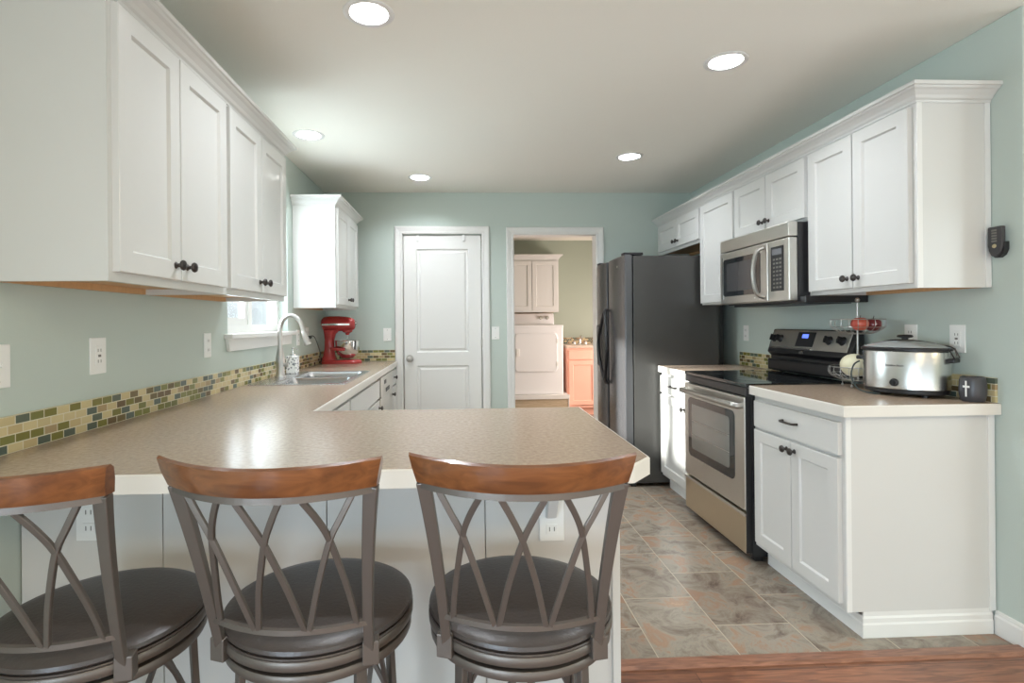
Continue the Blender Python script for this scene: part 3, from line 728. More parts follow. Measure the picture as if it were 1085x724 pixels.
bm = BM(); tube(bm, smooth_path([(bx_, by_, bz_+.17), (bx_, by_, bz_+.25), (bx_+.002, by_, bz_+.31), (bx_+.022, by_, bz_+.36), (bx_+.062, by_, bz_+.385), (bx_+.105, by_, bz_+.37), (bx_+.132, by_, bz_+.33), (bx_+.145, by_, bz_+.285)], 5), .0135, 14, up=(0, 1, 0)); obj('spout', bm, M_nickel, t, smooth=True)
dv = Vector((.3, 0, -.95)).normalized()
bm = BM(); lathe(bm, [(.0145, 0), (.016, .004), (.0165, .03), (.021, .07), (.0235, .085), (.022, .09), (0, .09)], n=22)
bm.transform(Matrix.Translation((bx_+.145, by_, bz_+.285)) @ dv.to_track_quat('Z', 'Y').to_matrix().to_4x4()); obj('spray_head', bm, M_nickel, t, smooth=True)
bm = BM(); lathe(bm, [(.012, 0), (.012, .03), (.0, .034)], (bx_+.02, by_, bz_+.075), 'X', 14); tube(bm, [(bx_+.04, by_, bz_+.08), (bx_+.055, by_-.02, bz_+.10), (bx_+.07, by_-.035, bz_+.13)], .005, 8); obj('lever', bm, M_nickel, t, smooth=True)
# soap dispenser
t = thing('soap_dispenser', 'square white ceramic soap dispenser with dark flowers beside the faucet', 'soap dispenser', (-1.13, 3.66, Z1+.0065))
def floral():
    m = mat('floral_ceramic', rgb(236, 236, 234), .25); nt = m.node_tree; b = nt.nodes['Principled BSDF']
    tc = nt.nodes.new('ShaderNodeTexCoord'); v = nt.nodes.new('ShaderNodeTexVoronoi'); v.inputs['Scale'].default_value = 60
    nt.links.new(tc.outputs['Object'], v.inputs[0]); n = nt.nodes.new('ShaderNodeTexNoise'); n.inputs['Scale'].default_value = 28; nt.links.new(tc.outputs['Object'], n.inputs[0])
    a = nt.nodes.new('ShaderNodeMath'); a.operation = 'MULTIPLY'; nt.links.new(v.outputs['Distance'], a.inputs[0]); nt.links.new(n.outputs['Fac'], a.inputs[1])
    r = nt.nodes.new('ShaderNodeValToRGB'); r.color_ramp.elements[0].position = .13; r.color_ramp.elements[0].color = rgb(120, 124, 132); r.color_ramp.elements[1].position = .17; r.color_ramp.elements[1].color = rgb(238, 238, 236)
    nt.links.new(a.outputs[0], r.inputs[0]); nt.links.new(r.outputs[0], b.inputs['Base Color']); return m
obj('bottle', B((-1.165, 3.625, Z1+.0065, -1.095, 3.695, Z1+.125)), floral(), t, bevel=.006)
bm = BM(); lathe(bm, [(.018, 0), (.018, .012), (.006, .016), (.005, .045), (.009, .047), (.009, .055), (0, .056)], (-1.13, 3.66, Z1+.125), n=16); tube(bm, [(-1.13, 3.66, Z1+.174), (-1.105, 3.64, Z1+.178), (-1.09, 3.63, Z1+.168)], .004, 8); obj('pump', bm, M_chrome, t, smooth=True)

# ------------------------------------------------------------------ stand mixer
mx, my = -1.035, 4.62
t = thing('stand_mixer', 'red stand mixer with steel bowl in the back left corner of the counter', 'mixer', (mx, my, Z1))
def oval_ring(bm, cx_, cy_, rx, ry, z, n=28): return [bm.verts.new((cx_+rx*math.copysign(abs(math.cos(2*PI*i/n))**.8, math.cos(2*PI*i/n)), cy_+ry*math.copysign(abs(math.sin(2*PI*i/n))**.8, math.sin(2*PI*i/n)), z)) for i in range(n)]
def loft(bm, rings):
    for a, b in zip(rings, rings[1:]):
        for i in range(len(a)): bm.faces.new((a[i], a[(i+1) % len(a)], b[(i+1) % len(a)], b[i]))
    bm.faces.new(rings[0][::-1]); bm.faces.new(rings[-1])
bm = BM(); loft(bm, [oval_ring(bm, mx+.018, my, .172, .10, Z1+.001), oval_ring(bm, mx+.018, my, .174, .102, Z1+.018), oval_ring(bm, mx+.018, my, .163, .094, Z1+.03), oval_ring(bm, mx+.018, my, .148, .08, Z1+.034)])
obj('base', bm, M_mixer, t, smooth=True)
bm = BM(); loft(bm, [oval_ring(bm, mx-.085, my, .068, .075, Z1+.03), oval_ring(bm, mx-.082, my, .05, .055, Z1+.07), oval_ring(bm, mx-.082, my, .04, .045, Z1+.13), oval_ring(bm, mx-.08, my, .04, .045, Z1+.2), oval_ring(bm, mx-.075, my, .05, .05, Z1+.25), oval_ring(bm, mx-.06, my, .07, .055, Z1+.285)])
obj('column', bm, M_mixer, t, smooth=True)
bm = BM(); hd = []
for x, ry, rz, zc in ((-.148, .012, .012, .34), (-.143, .035, .04, .338), (-.125, .052, .058, .336), (-.08, .06, .064, .336), (-.0, .062, .064, .336), (.06, .06, .062, .334), (.10, .055, .056, .332), (.125, .045, .045, .33), (.135, .03, .03, .33)):
    hd.append([bm.verts.new((mx+x, my+ry*math.cos(a), Z1+zc+rz*math.sin(a))) for a in [2*PI*i/24 for i in range(24)]])
loft(bm, hd); hdo = obj('head', bm, M_mixer, t, smooth=True)
bm = B((mx-.13, my-.0635, Z1+.322, mx+.10, my-.058, Z1+.338)); bnd = obj('trim_band', bm, M_chrome, hdo, label='silver band along the head', bevel=.001)
tb = text_bm('KitchenAid', .016, Matrix.Translation((mx-.035, my-.0642, Z1+.330)) @ Matrix.Rotation(PI/2, 4, 'X'), .0004); obj('lettering', tb, M_plastic, bnd)
bm = BM(); lathe(bm, [(.018, 0), (.018, .016), (.0, .018)], (mx+.132, my, Z1+.345), 'X', 18); obj('hub_cap', bm, M_chrome, hdo, smooth=True)
bm = BM(); lathe(bm, [(.045, .0), (.04, -.02), (.02, -.03), (.012, -.045), (.0, -.046)], (mx+.07, my, Z1+.285), n=20, cap=False); obj('beater_socket', bm, M_mixer, hdo, smooth=True)
bm = BM(); tube(bm, [(mx+.07, my, Z1+.245), (mx+.07, my, Z1+.20), (mx+.07, my, Z1+.12)], .004, 8, up=(0, 1, 0)); obj('beater', bm, M_chrome, t, smooth=True)
bm = BM(); lathe(bm, [(.04, .045), (.05, .05), (.085, .08), (.1, .12), (.102, .19), (.106, .193), (.104, .196), (.098, .19), (.096, .12), (.08, .085), (.0, .06)], (mx+.07, my, Z1), n=32, cap=False); obj('bowl', bm, M_chrome, t, smooth=True, label='polished steel bowl')
for s in (-1, 1):
    bm = BM(); sweep(bm, smooth_path([(mx-.06, my+s*.05, Z1+.13), (mx-.02, my+s*.10, Z1+.125), (mx+.07, my+s*.112, Z1+.12)], 4), rect(.012, .02)); obj('bowl_arm', bm, M_mixer, t)
bm = BM(); tube(bm, smooth_path([(L+.02, 4.268, 1.155), (L+.05, 4.29, 1.15), (L+.07, 4.33, 1.08), (L+.075, 4.40, .98), (L+.06, 4.46, .925), (L+.045, 4.50, .920)], 6), .004, 8)
lathe(bm, [(.014, 0), (.012, .02), (.006, .03), (0, .03)], (L+.0095, 4.268, 1.145), 'X', 12)
tag(obj('power_cord', bm, M_cord, smooth=True), 'dark mixer cord hanging from the outlet behind the faucet', 'cord')

# ------------------------------------------------------------------ refrigerator
fx, fy0, fy1 = 1.222, 3.993, D-.02
t = thing('refrigerator', 'black side-by-side refrigerator at the back right beside the laundry doorway', 'refrigerator', ((fx+2.0)/2, (fy0+fy1)/2, 0))
obj('cabinet_body', B((fx+.075, fy0, .03, 1.95, fy1, 1.742)), M_fridge, t, bevel=.004)
obj('back_panel', B((1.951, fy0+.03, .03, 2.0, fy1-.03, 1.70)), M_plastic, t)
def fdoor(y0, y1):
    bm = BM(); pts = []
    n = 10
    for i in range(n+1):
        u = i/n; pts.append((fx + .024*(2*u-1)**2 * .5, y0+(y1-y0)*u))
    pts += [(fx+.068, y1), (fx+.068, y0)]
    prism(bm, pts, .085, 1.748); return bm
fz = 4.462
for i, (a, b) in enumerate(((fy0+.002, fz-.02), (fz+.03, fy1-.002))):
    d = obj('door', fdoor(a, b), M_fdoor, t, bevel=.005)
    hy = fz-.035 if i == 0 else fz+.043
    s = -1 if i == 0 else 1
    bm = BM(); pth = smooth_path([(fx-.002, fz+.004+s*.014, .73), (fx-.022, fz+.004+s*.022, .78), (fx-.036, fz+.004+s*.105, .93), (fx-.038, fz+.004+s*.135, 1.04), (fx-.036, fz+.004+s*.105, 1.15), (fx-.022, fz+.004+s*.022, 1.30), (fx-.002, fz+.004+s*.014, 1.35)], 5)
    sweep(bm, pth, circ(.0145, 10), up=(0, 1, 0)); obj('handle', bm, M_plastic, d, smooth=True, label='curved black handle')
    if i == 1:
        bm = B((fx-.004, fz+.16, .86, fx+.03, fz+.33, 1.22)); dp = obj('dispenser', bm, M_plastic, d, bevel=.01, label='black ice and water dispenser')
        obj('dispenser_panel', B((fx-.007, fz+.175, 1.12, fx-.003, fz+.315, 1.2)), mat('panel_grey', rgb(90, 92, 96), .3), dp)
    else:
        bm = BM(); lathe(bm, [(.016, 0), (.015, .002), (0, .003)], (fx+.003, 4.16, 1.675), '-X', 20, sx=1, sy=.7); obj('badge', bm, M_chrome, d, label='small silver oval badge')
obj('hinge_cover', B((fx+.01, fy0+.02, 1.749, fx+.16, fy0+.09, 1.77)), M_plastic, t, bevel=.006)
obj('hinge_cover', B((fx+.01, fy1-.09, 1.749, fx+.16, fy1-.02, 1.77)), M_plastic, t, bevel=.006)
obj('door_gap_shade', B((fx+.045, fz-.03, .09, fx+.074, fz+.04, 1.74)), M_gap, t)  # dark strip standing in for the shade in the gap between the doors
obj('toe_grille', B((fx+.05, fy0+.01, .0, fx+.09, fy1-.01, .08)), M_plastic, t, bevel=.003)

# ------------------------------------------------------------------ range
ry0, ry1 = 2.703, 3.459
t = thing('range', 'stainless steel electric range with black glass cooktop between the right counters', 'stove', (R-.33, (ry0+ry1)/2, 0))
obj('body', B((R-.625, ry0, .03, R-.035, ry1, .900)), M_black, t, bevel=.002)
obj('feet', B((R-.6, ry0+.02, 0, R-.56, ry0+.06, .032), (R-.6, ry1-.06, 0, R-.56, ry1-.02, .032), (R-.1, ry0+.02, 0, R-.06, ry0+.06, .032), (R-.1, ry1-.06, 0, R-.06, ry1-.02, .032)), M_plastic, t)
ck = obj('cooktop', B((R-.655, ry0+.001, .901, R-.09, ry1-.001, .922)), M_glassblk, t, bevel=.004, label='black glass cooktop')
bring = mat('burner_grey', rgb(70, 72, 74), .2)
for (bx2, by2, br2) in ((R-.49, 2.90, .10), (R-.49, 3.27, .08), (R-.23, 2.89, .075), (R-.23, 3.27, .095)):
    bm = BM(); lathe(bm, [(br2-.0015, .9221), (br2, .9226), (br2+.0015, .9221)], (bx2, by2, 0), n=40, cap=False); obj('burner_ring', bm, bring, ck)
obj('top_trim', B((R-.652, ry0+.002, .858, R-.622, ry1-.002, .9)), M_black, t, bevel=.003)
# oven door with window
F3 = Face('-X', R-.627)
od = BM(); F3.box(od, ry0+.006, .265, .001, ry1-.006, .85, .032); odo = obj('oven_door', od, M_steel, t, bevel=.006)
bm = BM(); pts = []
def rpts(u0, v0, u1, v1, r, n, F, nn):
    out = []
    for cu, cv, a0 in ((u1-r, v1-r, 0), (u0+r, v1-r, PI/2), (u0+r, v0+r, PI), (u1-r, v0+r, 1.5*PI)):
        for i in range(n+1):
            a = a0+i/n*PI/2; out.append(F.p(cu+r*math.cos(a), cv+r*math.sin(a), nn))
    return out
extrude_poly(bm, rpts(ry0+.105, .395, ry1-.07, .765, .035, 5, F3, .0315), (-.003, 0, 0)); wn = obj('window_surround', bm, M_glassblk, odo)
bm = BM(); extrude_poly(bm, rpts(ry0+.155, .445, ry1-.12, .725, .02, 4, F3, .0348), (-.0012, 0, 0)); obj('window_glass', bm, mat('oven_glass', rgb(120, 122, 118), .1, .3, spec=.9), wn)
bm = BM()
for z in (.53, .62): F3.box(bm, ry0+.16, z, .0355, ry1-.125, z+.003, .0368)
obj('rack', bm, M_nickel, wn)
bm = BM(); pth = smooth_path([F3.p(ry0+.03, .805, .03), F3.p(ry0+.035, .805, .065), F3.p(ry0+.10, .807, .078), F3.p((ry0+ry1)/2, .808, .085), F3.p(ry1-.10, .807, .078), F3.p(ry1-.035, .805, .065), F3.p(ry1-.03, .805, .03)], 5)
sweep(bm, pth, [(a*1.0, b*1.3) for a, b in circ(.0125, 12)], up=(0, 0, 1)); obj('handle', bm, M_nickel, odo, smooth=True, label='curved silver handle')
bm = BM(); F3.box(bm, ry0+.006, .045, .001, ry1-.006, .252, .03); dro = obj('drawer', bm, mat('brushed_steel_warm', rgb(202, 190, 168), .36, 1, bump=.06, bscale=30, stretch=(4, 1, 60)), t, bevel=.005)
bm = BM(); F3.box(bm, ry0+.006, .236, .028, ry1-.006, .2525, .036); obj('drawer_lip', bm, M_steel, dro, bevel=.003)
obj('side_trim', B((R-.655, ry0+.0005, .05, R-.628, ry0+.005, .858)), M_plastic, t)
# backguard: slanted console
bm = BM()
extrude_poly(bm, [(R-.02, ry0, .923), (R-.075, ry0, .923), (R-.075, ry0, 1.02), (R-.10, ry0, 1.045), (R-.05, ry0, 1.19), (R-.02, ry0, 1.19)], (0, ry1-ry0, 0)); bgd = obj('backguard', bm, M_black, t, bevel=.006)
sl = Vector((.05, 0, .145)).normalized(); nrm = Vector((-.145, 0, .05)).normalized()
MB_ = Matrix(((0, sl.x, nrm.x, R-.10), (-1, 0, 0, 0), (0, sl.z, nrm.z, 1.045), (0, 0, 0, 1)))
# local frame: x = toward the near side (-Y), y = up the slant, z = outward
def slant(y, v, n): return Vector((R-.10, y, 1.045)) + sl*v + nrm*n
def sbox(bm, ya, va, yb, vb, n0, n1):
    pts = [slant(ya, va, n0), slant(yb, va, n0), slant(yb, vb, n0), slant(ya, vb, n0)]; extrude_poly(bm, pts, nrm*(n1-n0))
bm = BM(); sbox(bm, ry0+.03, .028, ry1-.02, .146, .0005, .005); pn = obj('control_panel', bm, M_steel, bgd, bevel=.002)
bm = BM(); sbox(bm, ry0+.32, .024, ry1-.02, .036, .005, .008); obj('panel_trim', bm, M_chrome, bgd)
bm = BM(); sbox(bm, ry0+.315, .045, ry0+.475, .135, .0052, .007); obj('display_panel', bm, M_plastic, bgd)
bm = BM(); sbox(bm, ry0+.375, .098, ry0+.43, .122, .0072, .0082); obj('clock_display', bm, M_display, bgd, label='blue lit clock')
def nkn(y):
    bm = BM(); lathe(bm, [(.026, 0), (.024, .004), (.021, .008), (.019, .024), (.0, .025)], n=22); box(bm, -.004, -.019, .02, .004, .019, .032)
    q = nrm.to_track_quat('Z', 'Y').to_matrix().to_4x4(); bm.transform(Matrix.Translation(slant(y, .09, .005)) @ q); obj('knob', bm, M_plastic, bgd, smooth=True)
for y in (ry0+.085, ry0+.19, ry1-.115, ry1-.05): nkn(y)
bm = BM(); lathe(bm, [(.017, 0), (.016, .002), (0, .003)], n=20, sx=1, sy=.5); bm.transform(Matrix.Translation(slant((ry0+ry1)/2+.03, .008, .001)) @ nrm.to_track_quat('Z', 'Y').to_matrix().to_4x4() @ Matrix.Rotation(PI/2*0, 4, 'Z')); obj('badge', bm, M_chrome, bgd, label='small silver oval badge')
obj('lower_vent', B((R-.103, ry0+.005, .93, R-.0755, ry1-.005, 1.0)), M_black, t, bevel=.01)

# ------------------------------------------------------------------ microwave
m0, m1 = 2.712, 3.444
t = thing('microwave', 'stainless steel over-the-range microwave mounted below the short cabinet', 'microwave', (R-.2, (m0+m1)/2, 1.345))
obj('body', B((R-.365, m0+.002, 1.345, R-.004, m1-.002, 1.758)), M_black, t, bevel=.002)
F4 = Face('-X', R-.366)
bm = BM(); F4.box(bm, m0, 1.685, 0, m1, 1.76, .05); obj('vent_panel', bm, M_steel, t, bevel=.004)
bm = BM(); F4.box(bm, m0+.003, 1.35, 0, m1, 1.68, .045); fr = obj('front_shell', bm, M_steel, t, bevel=.004)
bm = BM(); F4.box(bm, m0+.19, 1.355, .0455, m1-.003, 1.675, .052); md_ = obj('door', bm, M_steel, t, bevel=.003)
bm = BM(); extrude_poly(bm, rpts(m0+.26, 1.40, m1-.05, 1.635, .015, 4, F4, .0522), (-.0022, 0, 0)); mw_ = obj('window', bm, M_glassblk, md_)
bm = BM(); F4.box(bm, m0+.30, 1.43, .0545, m1-.09, 1.605, .0552); obj('window_mesh', bm, mat('mesh_grey', rgb(62, 62, 64), .2, spec=.8), mw_)
bm = BM(); F4.box(bm, m1-.045, 1.385, .052, m1-.038, 1.65, .056); obj('window_trim', bm, M_chrome, md_)
bm = BM(); pth = smooth_path([F4.p(m0+.225, 1.655, .052), F4.p(m0+.235, 1.635, .085), F4.p(m0+.24, 1.58, .10), F4.p(m0+.24, 1.515, .106), F4.p(m0+.24, 1.45, .10), F4.p(m0+.235, 1.395, .085), F4.p(m0+.225, 1.375, .052)], 5)
sweep(bm, pth, [(a, b*1.2) for a, b in circ(.011, 10)], up=(0, 1, 0)); obj('handle', bm, M_nickel, md_, smooth=True, label='curved silver handle')
bm = BM(); F4.box(bm, m0+.05, 1.405, .0452, m0+.165, 1.645, .047); kp = obj('control_panel', bm, M_plastic, t)
bm = BM(); F4.box(bm, m0+.065, 1.60, .0472, m0+.15, 1.632, .048); obj('display', bm, mat('display_grey', rgb(110, 112, 116), .2), kp)
for i in range(8):
    for j in range(3):
        bm = BM(); F4.box(bm, m0+.068+j*.029, 1.42+i*.0215, .0472, m0+.086+j*.029, 1.43+i*.0215, .048); obj('button', bm, M_slot, kp)
obj('bottom_vent', B((R-.34, m0+.03, 1.333, R-.06, m1-.03, 1.346)), M_plastic, t)
obj('lower_lip', B((R-.36, m0-.05, 1.336, R-.03, m0+.0, 1.371)), M_black, t, bevel=.003)
bm = BM(); lathe(bm, [(.009, 0), (.008, .001), (0, .0015)], F4.p(m0+.32, 1.378, .052), '-X', 16, sy=.5); obj('badge', bm, M_plate, md_)

# ------------------------------------------------------------------ slow cooker, basket, mug
cx_, cy_ = 1.960, 2.295; rx, ry = .113, .160      # short half-axis out from the wall, long half-axis along it
t = thing('slow_cooker', 'oval stainless steel slow cooker with glass lid on the right counter', 'slow cooker', (cx_, cy_, Z1))
t.rotation_euler = (0, 0, R_(30)); kw = dict(local=True)
def ell(bm, prof, n=48, cap=True): lathe(bm, prof, n=n, cap=cap, sy=ry/rx)
bm = BM(); ell(bm, [(rx-.014, .012), (rx-.004, .016), (rx-.003, .03), (rx-.006, .031)])
for sx_ in (-1, 1):
    for sy_ in (-1, 1): lathe(bm, [(.012, .0005), (.012, .014)], (sx_*.055, sy_*.09, 0), n=12)
obj('base', bm, M_plastic, t, smooth=True, **kw)
bm = BM(); ell(bm, [(rx-.005, .03), (rx, .035), (rx, .19), (rx-.002, .195)]); sh = obj('steel_shell', bm, mat('cooker_steel', rgb(214, 214, 212), .26, 1, bump=.04, bscale=40, stretch=(1, 1, 30)), t, smooth=True, **kw)
bm = BM(); ell(bm, [(rx-.006, .196), (rx+.004, .198), (rx+.005, .207), (rx-.002, .212), (rx-.02, .212)]); obj('crock_rim', bm, M_plastic, t, smooth=True, **kw)
bm = BM(); ell(bm, [(rx-.003, .2125), (rx-.004, .216), (rx-.02, .225), (rx-.05, .235), (.03, .241), (0, .243)]); lid = obj('lid', bm, mat('lid_glass', rgb(150, 156, 156), .06, .0, spec=.9), t, smooth=True, label='domed glass lid', **kw)
bm = BM(); lathe(bm, [(.012, .24), (.012, .250), (.028, .254), (.030, .260), (.024, .265), (0, .266)], n=20); obj('lid_knob', bm, M_plastic, lid, smooth=True, **kw)
bm = BM(); tube(bm, smooth_path([(-.01, .12, .224), (-.02, .03, .243), (-.01, -.06, .239), (0, -.12, .226), (0, -ry-.008, .212), (0, -ry-.02, .18)], 6), .0025, 6); tube(bm, [(.035, -ry-.002, .21), (.03, -ry-.02, .17), (-.03, -ry-.02, .17), (-.035, -ry-.002, .21)], .0025, 6); obj('lid_clip', bm, M_pewter, t, smooth=True, label='wire lid clip', **kw)
for s_ in (-1, 1):
    bm = BM(); box(bm, -.032, s_*(ry-.006), .150, .032, s_*(ry+.022), .168); obj('handle', bm, M_plastic, t, bevel=.005, **kw)
bm = BM(); lathe(bm, [(.017, 0), (.016, .004), (.012, .006), (.012, .018), (0, .019)], (-rx, 0, .062), '-X', 20); box(bm, -rx-.024, -.0025, .050, -rx-.014, .0025, .074); obj('dial', bm, M_plastic, sh, smooth=True, label='black dial', **kw)
tb = text_bm('Hamilton Beach', .012, Matrix(((0, 0, -1, -rx-.0006), (-1, 0, 0, 0), (0, 1, 0, .135), (0, 0, 0, 1))), .0008, .066)
for v in tb.verts: v.co.x += rx*(1-math.sqrt(max(0, 1-(v.co.y/ry)**2)))
obj('lettering', tb, M_pewter, sh, **kw)
bm = BM(); tube(bm, smooth_path([(1.872, 2.452, Z1+.14), (1.845, 2.455, Z1+.12), (1.815, 2.43, Z1+.07), (1.82, 2.40, Z1+.02), (1.835, 2.36, Z1+.005), (1.85, 2.30, Z1+.005)], 6), .0035, 8)
tag(obj('power_cord', bm, M_cord, smooth=True), 'short dark cord looped at the left side of the slow cooker', 'cord')

bxx, byy = 1.970, 2.592
t = thing('fruit_basket', 'two-tier wire fruit basket with center pole beside the slow cooker', 'basket', (bxx, byy, Z1))
M_wire = mat('wire_metal', rgb(186, 184, 180), .35, .8)
bm = BM(); lathe(bm, [(.005, .035), (.005, .415), (.003, .417), (.010, .425), (.011, .433), (.006, .441), (0, .442)], (bxx, byy, Z1), n=14); obj('pole', bm, M_nickel, t, smooth=True)
def wire_bowl(name, r_top, z_top, z_bot, r_bot, foot):
    bm = BM()
    tube(bm, [(bxx+r_top*math.cos(a), byy+r_top*math.sin(a), z_top) for a in [2*PI*i/36 for i in range(36)]], .0026, 6, closed=True)
    tube(bm, [(bxx+r_bot*math.cos(a), byy+r_bot*math.sin(a), z_bot) for a in [2*PI*i/24 for i in range(24)]], .002, 6, closed=True)
    rm = (r_top*.45+r_bot*.55)+.02; zm = z_bot+(z_top-z_bot)*.45
    tube(bm, [(bxx+rm*1.08*math.cos(a), byy+rm*1.08*math.sin(a), zm) for a in [2*PI*i/30 for i in range(30)]], .0014, 5, closed=True)
    for i in range(20):
        a = 2*PI*i/20; c2, s2 = math.cos(a), math.sin(a)
        tube(bm, smooth_path([(bxx+r_top*c2, byy+r_top*s2, z_top), (bxx+rm*1.08*c2, byy+rm*1.08*s2, zm), (bxx+r_bot*c2, byy+r_bot*s2, z_bot), (bxx+.006*c2, byy+.006*s2, z_bot-.002)], 3), .0012, 5, up=(-s2, c2, 0))
    if foot:
        for a in (.5, 2.1, 3.7, 5.2):
            c2, s2 = math.cos(a), math.sin(a); bm2 = bm
            tube(bm, [(bxx+r_bot*c2, byy+r_bot*s2, z_bot), (bxx+r_bot*c2, byy+r_bot*s2, Z1+.006)], .002, 6, up=(0, 1, 0)); lathe(bm, [(0, 0), (.005, .002), (.006, .006), (.004, .011), (0, .012)], (bxx+r_bot*c2, byy+r_bot*s2, Z1+.0005), n=10)
    return obj(name, bm, M_wire, t, smooth=True)
wire_bowl('lower_bowl', .121, Z1+.10, Z1+.034, .07, True)
wire_bowl('upper_bowl', .114, Z1+.335, Z1+.265, .06, False)
def fruit(name, label, cat, m, c, r, prof=None):
    bm = BM(); pts = []
    for i in range(15):
        a = -PI/2 + PI*i/14; rr_ = r*math.cos(a)*(1 + .04*math.sin(a)); z = r*.92*math.sin(a)
        if name == 'apple': z -= .18*r*math.exp(-((rr_/(r*.35))**2))*(1 if a > 0 else -.6)
        pts.append((max(rr_, 0.0003), z))
    lathe(bm, pts, c, n=26); o = obj(name, bm, m, smooth=True); tag(o, label, cat, None); return o
a1 = fruit('apple', 'orange-red apple on the left in the upper fruit basket', 'apple', M_apple1, (bxx-.032, byy-.058, Z1+.312), .038)
a2 = fruit('apple', 'darker red apple on the right in the upper fruit basket', 'apple', M_apple2, (bxx+.045, byy-.045, Z1+.308), .037)
for a_ in (a1, a2):
    bm = BM(); tube(bm, [(0, 0, .052), (.002, 0, .064), (.005, .001, .073)], .0014, 6, up=(0, 1, 0)); s_ = obj('stem', bm, M_pewter, a_, local=True)
fruit('melon', 'pale cream round melon in the lower fruit basket', 'melon', M_melon, (bxx-.036, byy-.025, Z1+.108), .062)
# charcoal crock with a cross mark
t = thing('warmer_crock', 'dark charcoal round crock with a small white cross beside the slow cooker', 'jar', (2.056, 2.078, Z1))
bm = BM(); lathe(bm, [(.034, .001), (.039, .006), (.0435, .03), (.044, .055), (.042, .085), (.039, .098), (.037, .1), (.035, .096), (.038, .08), (.034, .02), (0, .015)], (2.056, 2.078, Z1), n=32, cap=False); cr_ = obj('pot', bm, M_mug, t, smooth=True)
M_cross = mat('white_mark', rgb(226, 226, 222), .5)
def on_pot(bm, a0, a1, z0, z1, r=.0445, n=4):
    for i in range(n):
        a = a0+(a1-a0)*i/n; b = a0+(a1-a0)*(i+1)/n
        pts = [(2.056+rr_*math.cos(w), 2.078+rr_*math.sin(w), z) for rr_, w, z in ((r, a, z0), (r, b, z0), (r, b, z1), (r, a, z1))]
        extrude_poly(bm, [(p[0], p[1], Z1+p[2]) for p in pts], (-.002*0+.001*math.cos((a+b)/2), .001*math.sin((a+b)/2), 0))
bm = BM(); on_pot(bm, -2.88, -2.76, .022, .085, n=1); on_pot(bm, -3.08, -2.56, .058, .066, n=4); obj('cross_mark', bm, M_cross, cr_)

# ------------------------------------------------------------------ laundry
t = thing('clothes_dryer', 'white front-loading clothes dryer raised on a platform in the laundry room', 'dryer', (.985, 7.33, .30))
dx0, dx1, dy0, dy1 = .655, 1.335, 7.0, 7.66
obj('cabinet_body', B((dx0, dy0, .302, dx1, dy1, 1.205)), M_enamel, t, bevel=.012)
obj('lid', B((dx0-.003, dy0-.005, 1.175, dx1+.003, dy1, 1.21)), M_enamel, t, bevel=.008)
bm = BM(); extrude_poly(bm, [(dx0, dy1-.18, 1.21), (dx0, dy1-.13, 1.37), (dx0, dy1, 1.37), (dx0, dy1, 1.21)], (dx1-dx0-.03, 0, 0)); cs_ = obj('console', bm, M_enamel, t, bevel=.015)
for x in (1.12, 1.21):
    bm = BM(); lathe(bm, [(.026, 0), (.022, .012), (.018, .025), (0, .027)], (x, dy1-.158, 1.31), '-Y', 18); obj('knob', bm, M_hinge, cs_, smooth=True)
FD = Face('-Y', 7.0)
bm = BM(); extrude_poly(bm, rpts(dx0+.045, .60, dx1-.075, 1.10, .05, 5, FD, .0005), (0, -.016, 0)); dd = obj('door', bm, M_enamel, t, bevel=.006)
bm = BM(); FD.box(bm, dx0+.06, .80, .0165, dx0+.105, .90, .03); obj('handle', bm, M_plate, dd, bevel=.006)
for z in (.70, 1.0):
    bm = BM(); FD.box(bm, dx1-.09, z-.03, .0165, dx1-.07, z+.03, .022); obj('hinge', bm, M_plate, dd)
pf = thing('dryer_platform', 'low wooden platform with white top edge under the dryer', 'platform', (.98, 7.3, 0))
obj('front_panel', B((.55, 6.95, 0, 1.385, 7.69, .245)), M_platform, pf)
obj('top_edge', B((.54, 6.93, .246, 1.40, 7.695, .30), (1.386, 6.945, 0, 1.40, 7.69, .246)), M_trim, pf, bevel=.003)
FW = Face('-Y', 7.39)
t = upper('white double-door wall cabinet above the dryer in the laundry room', FW, .60, 1.352, 1.385, 2.12, .305, [(.615, .978, None), (.984, 1.335, None)], (.025, 2.09))
bm = BM(); miter(bm, [(1.352, 7.695), (1.352, 7.39), (.60, 7.39), (.60, 7.695)][::-1], [(-o, 2.112+h_) for o, h_ in CP][::-1]); tag(obj('crown_molding', bm, M_white), 'white crown molding on the cabinet above the dryer', 'crown molding', 'cabinet crown moldings')
t = thing('base_cabinet', 'salmon pink base cabinet with drawer and door in the laundry room', 'cabinet', (1.9, 7.4, 0), 'base cabinets')
FP = Face('-Y', 7.12)
obj('carcass', B((1.405, 7.12, .1, 2.3, 7.695, .895), (1.41, 7.18, 0, 2.3, 7.695, .1)), M_peach, t)
d1 = obj('drawer', slab_bm(FP, 1.43, .745, 1.80, .87), M_peach, t, bevel=.003); d2 = door(FP, 1.43, .14, 1.80, .73, t, None, M_peach)
obj('drawer', slab_bm(FP, 1.82, .745, 2.25, .87), M_peach, t, bevel=.003); door(FP, 1.82, .14, 2.25, .73, t, None, M_peach)
tag(obj('countertop', B((1.40, 7.09, .896, 2.32, 7.695, .935)), mat('pale_laminate', rgb(206, 186, 168), .3), bevel=.004), 'pale laminate countertop on the salmon laundry cabinet', 'countertop')
splash('mosaic tile strip on the laundry wall above the salmon cabinet', (1.36, 7.688, .936, 2.32, 7.699, 1.02), M_mosaic2)
t = thing('laundry_faucet', 'small chrome faucet on the laundry counter behind the doorway edge', 'faucet', (1.66, 7.45, .935))
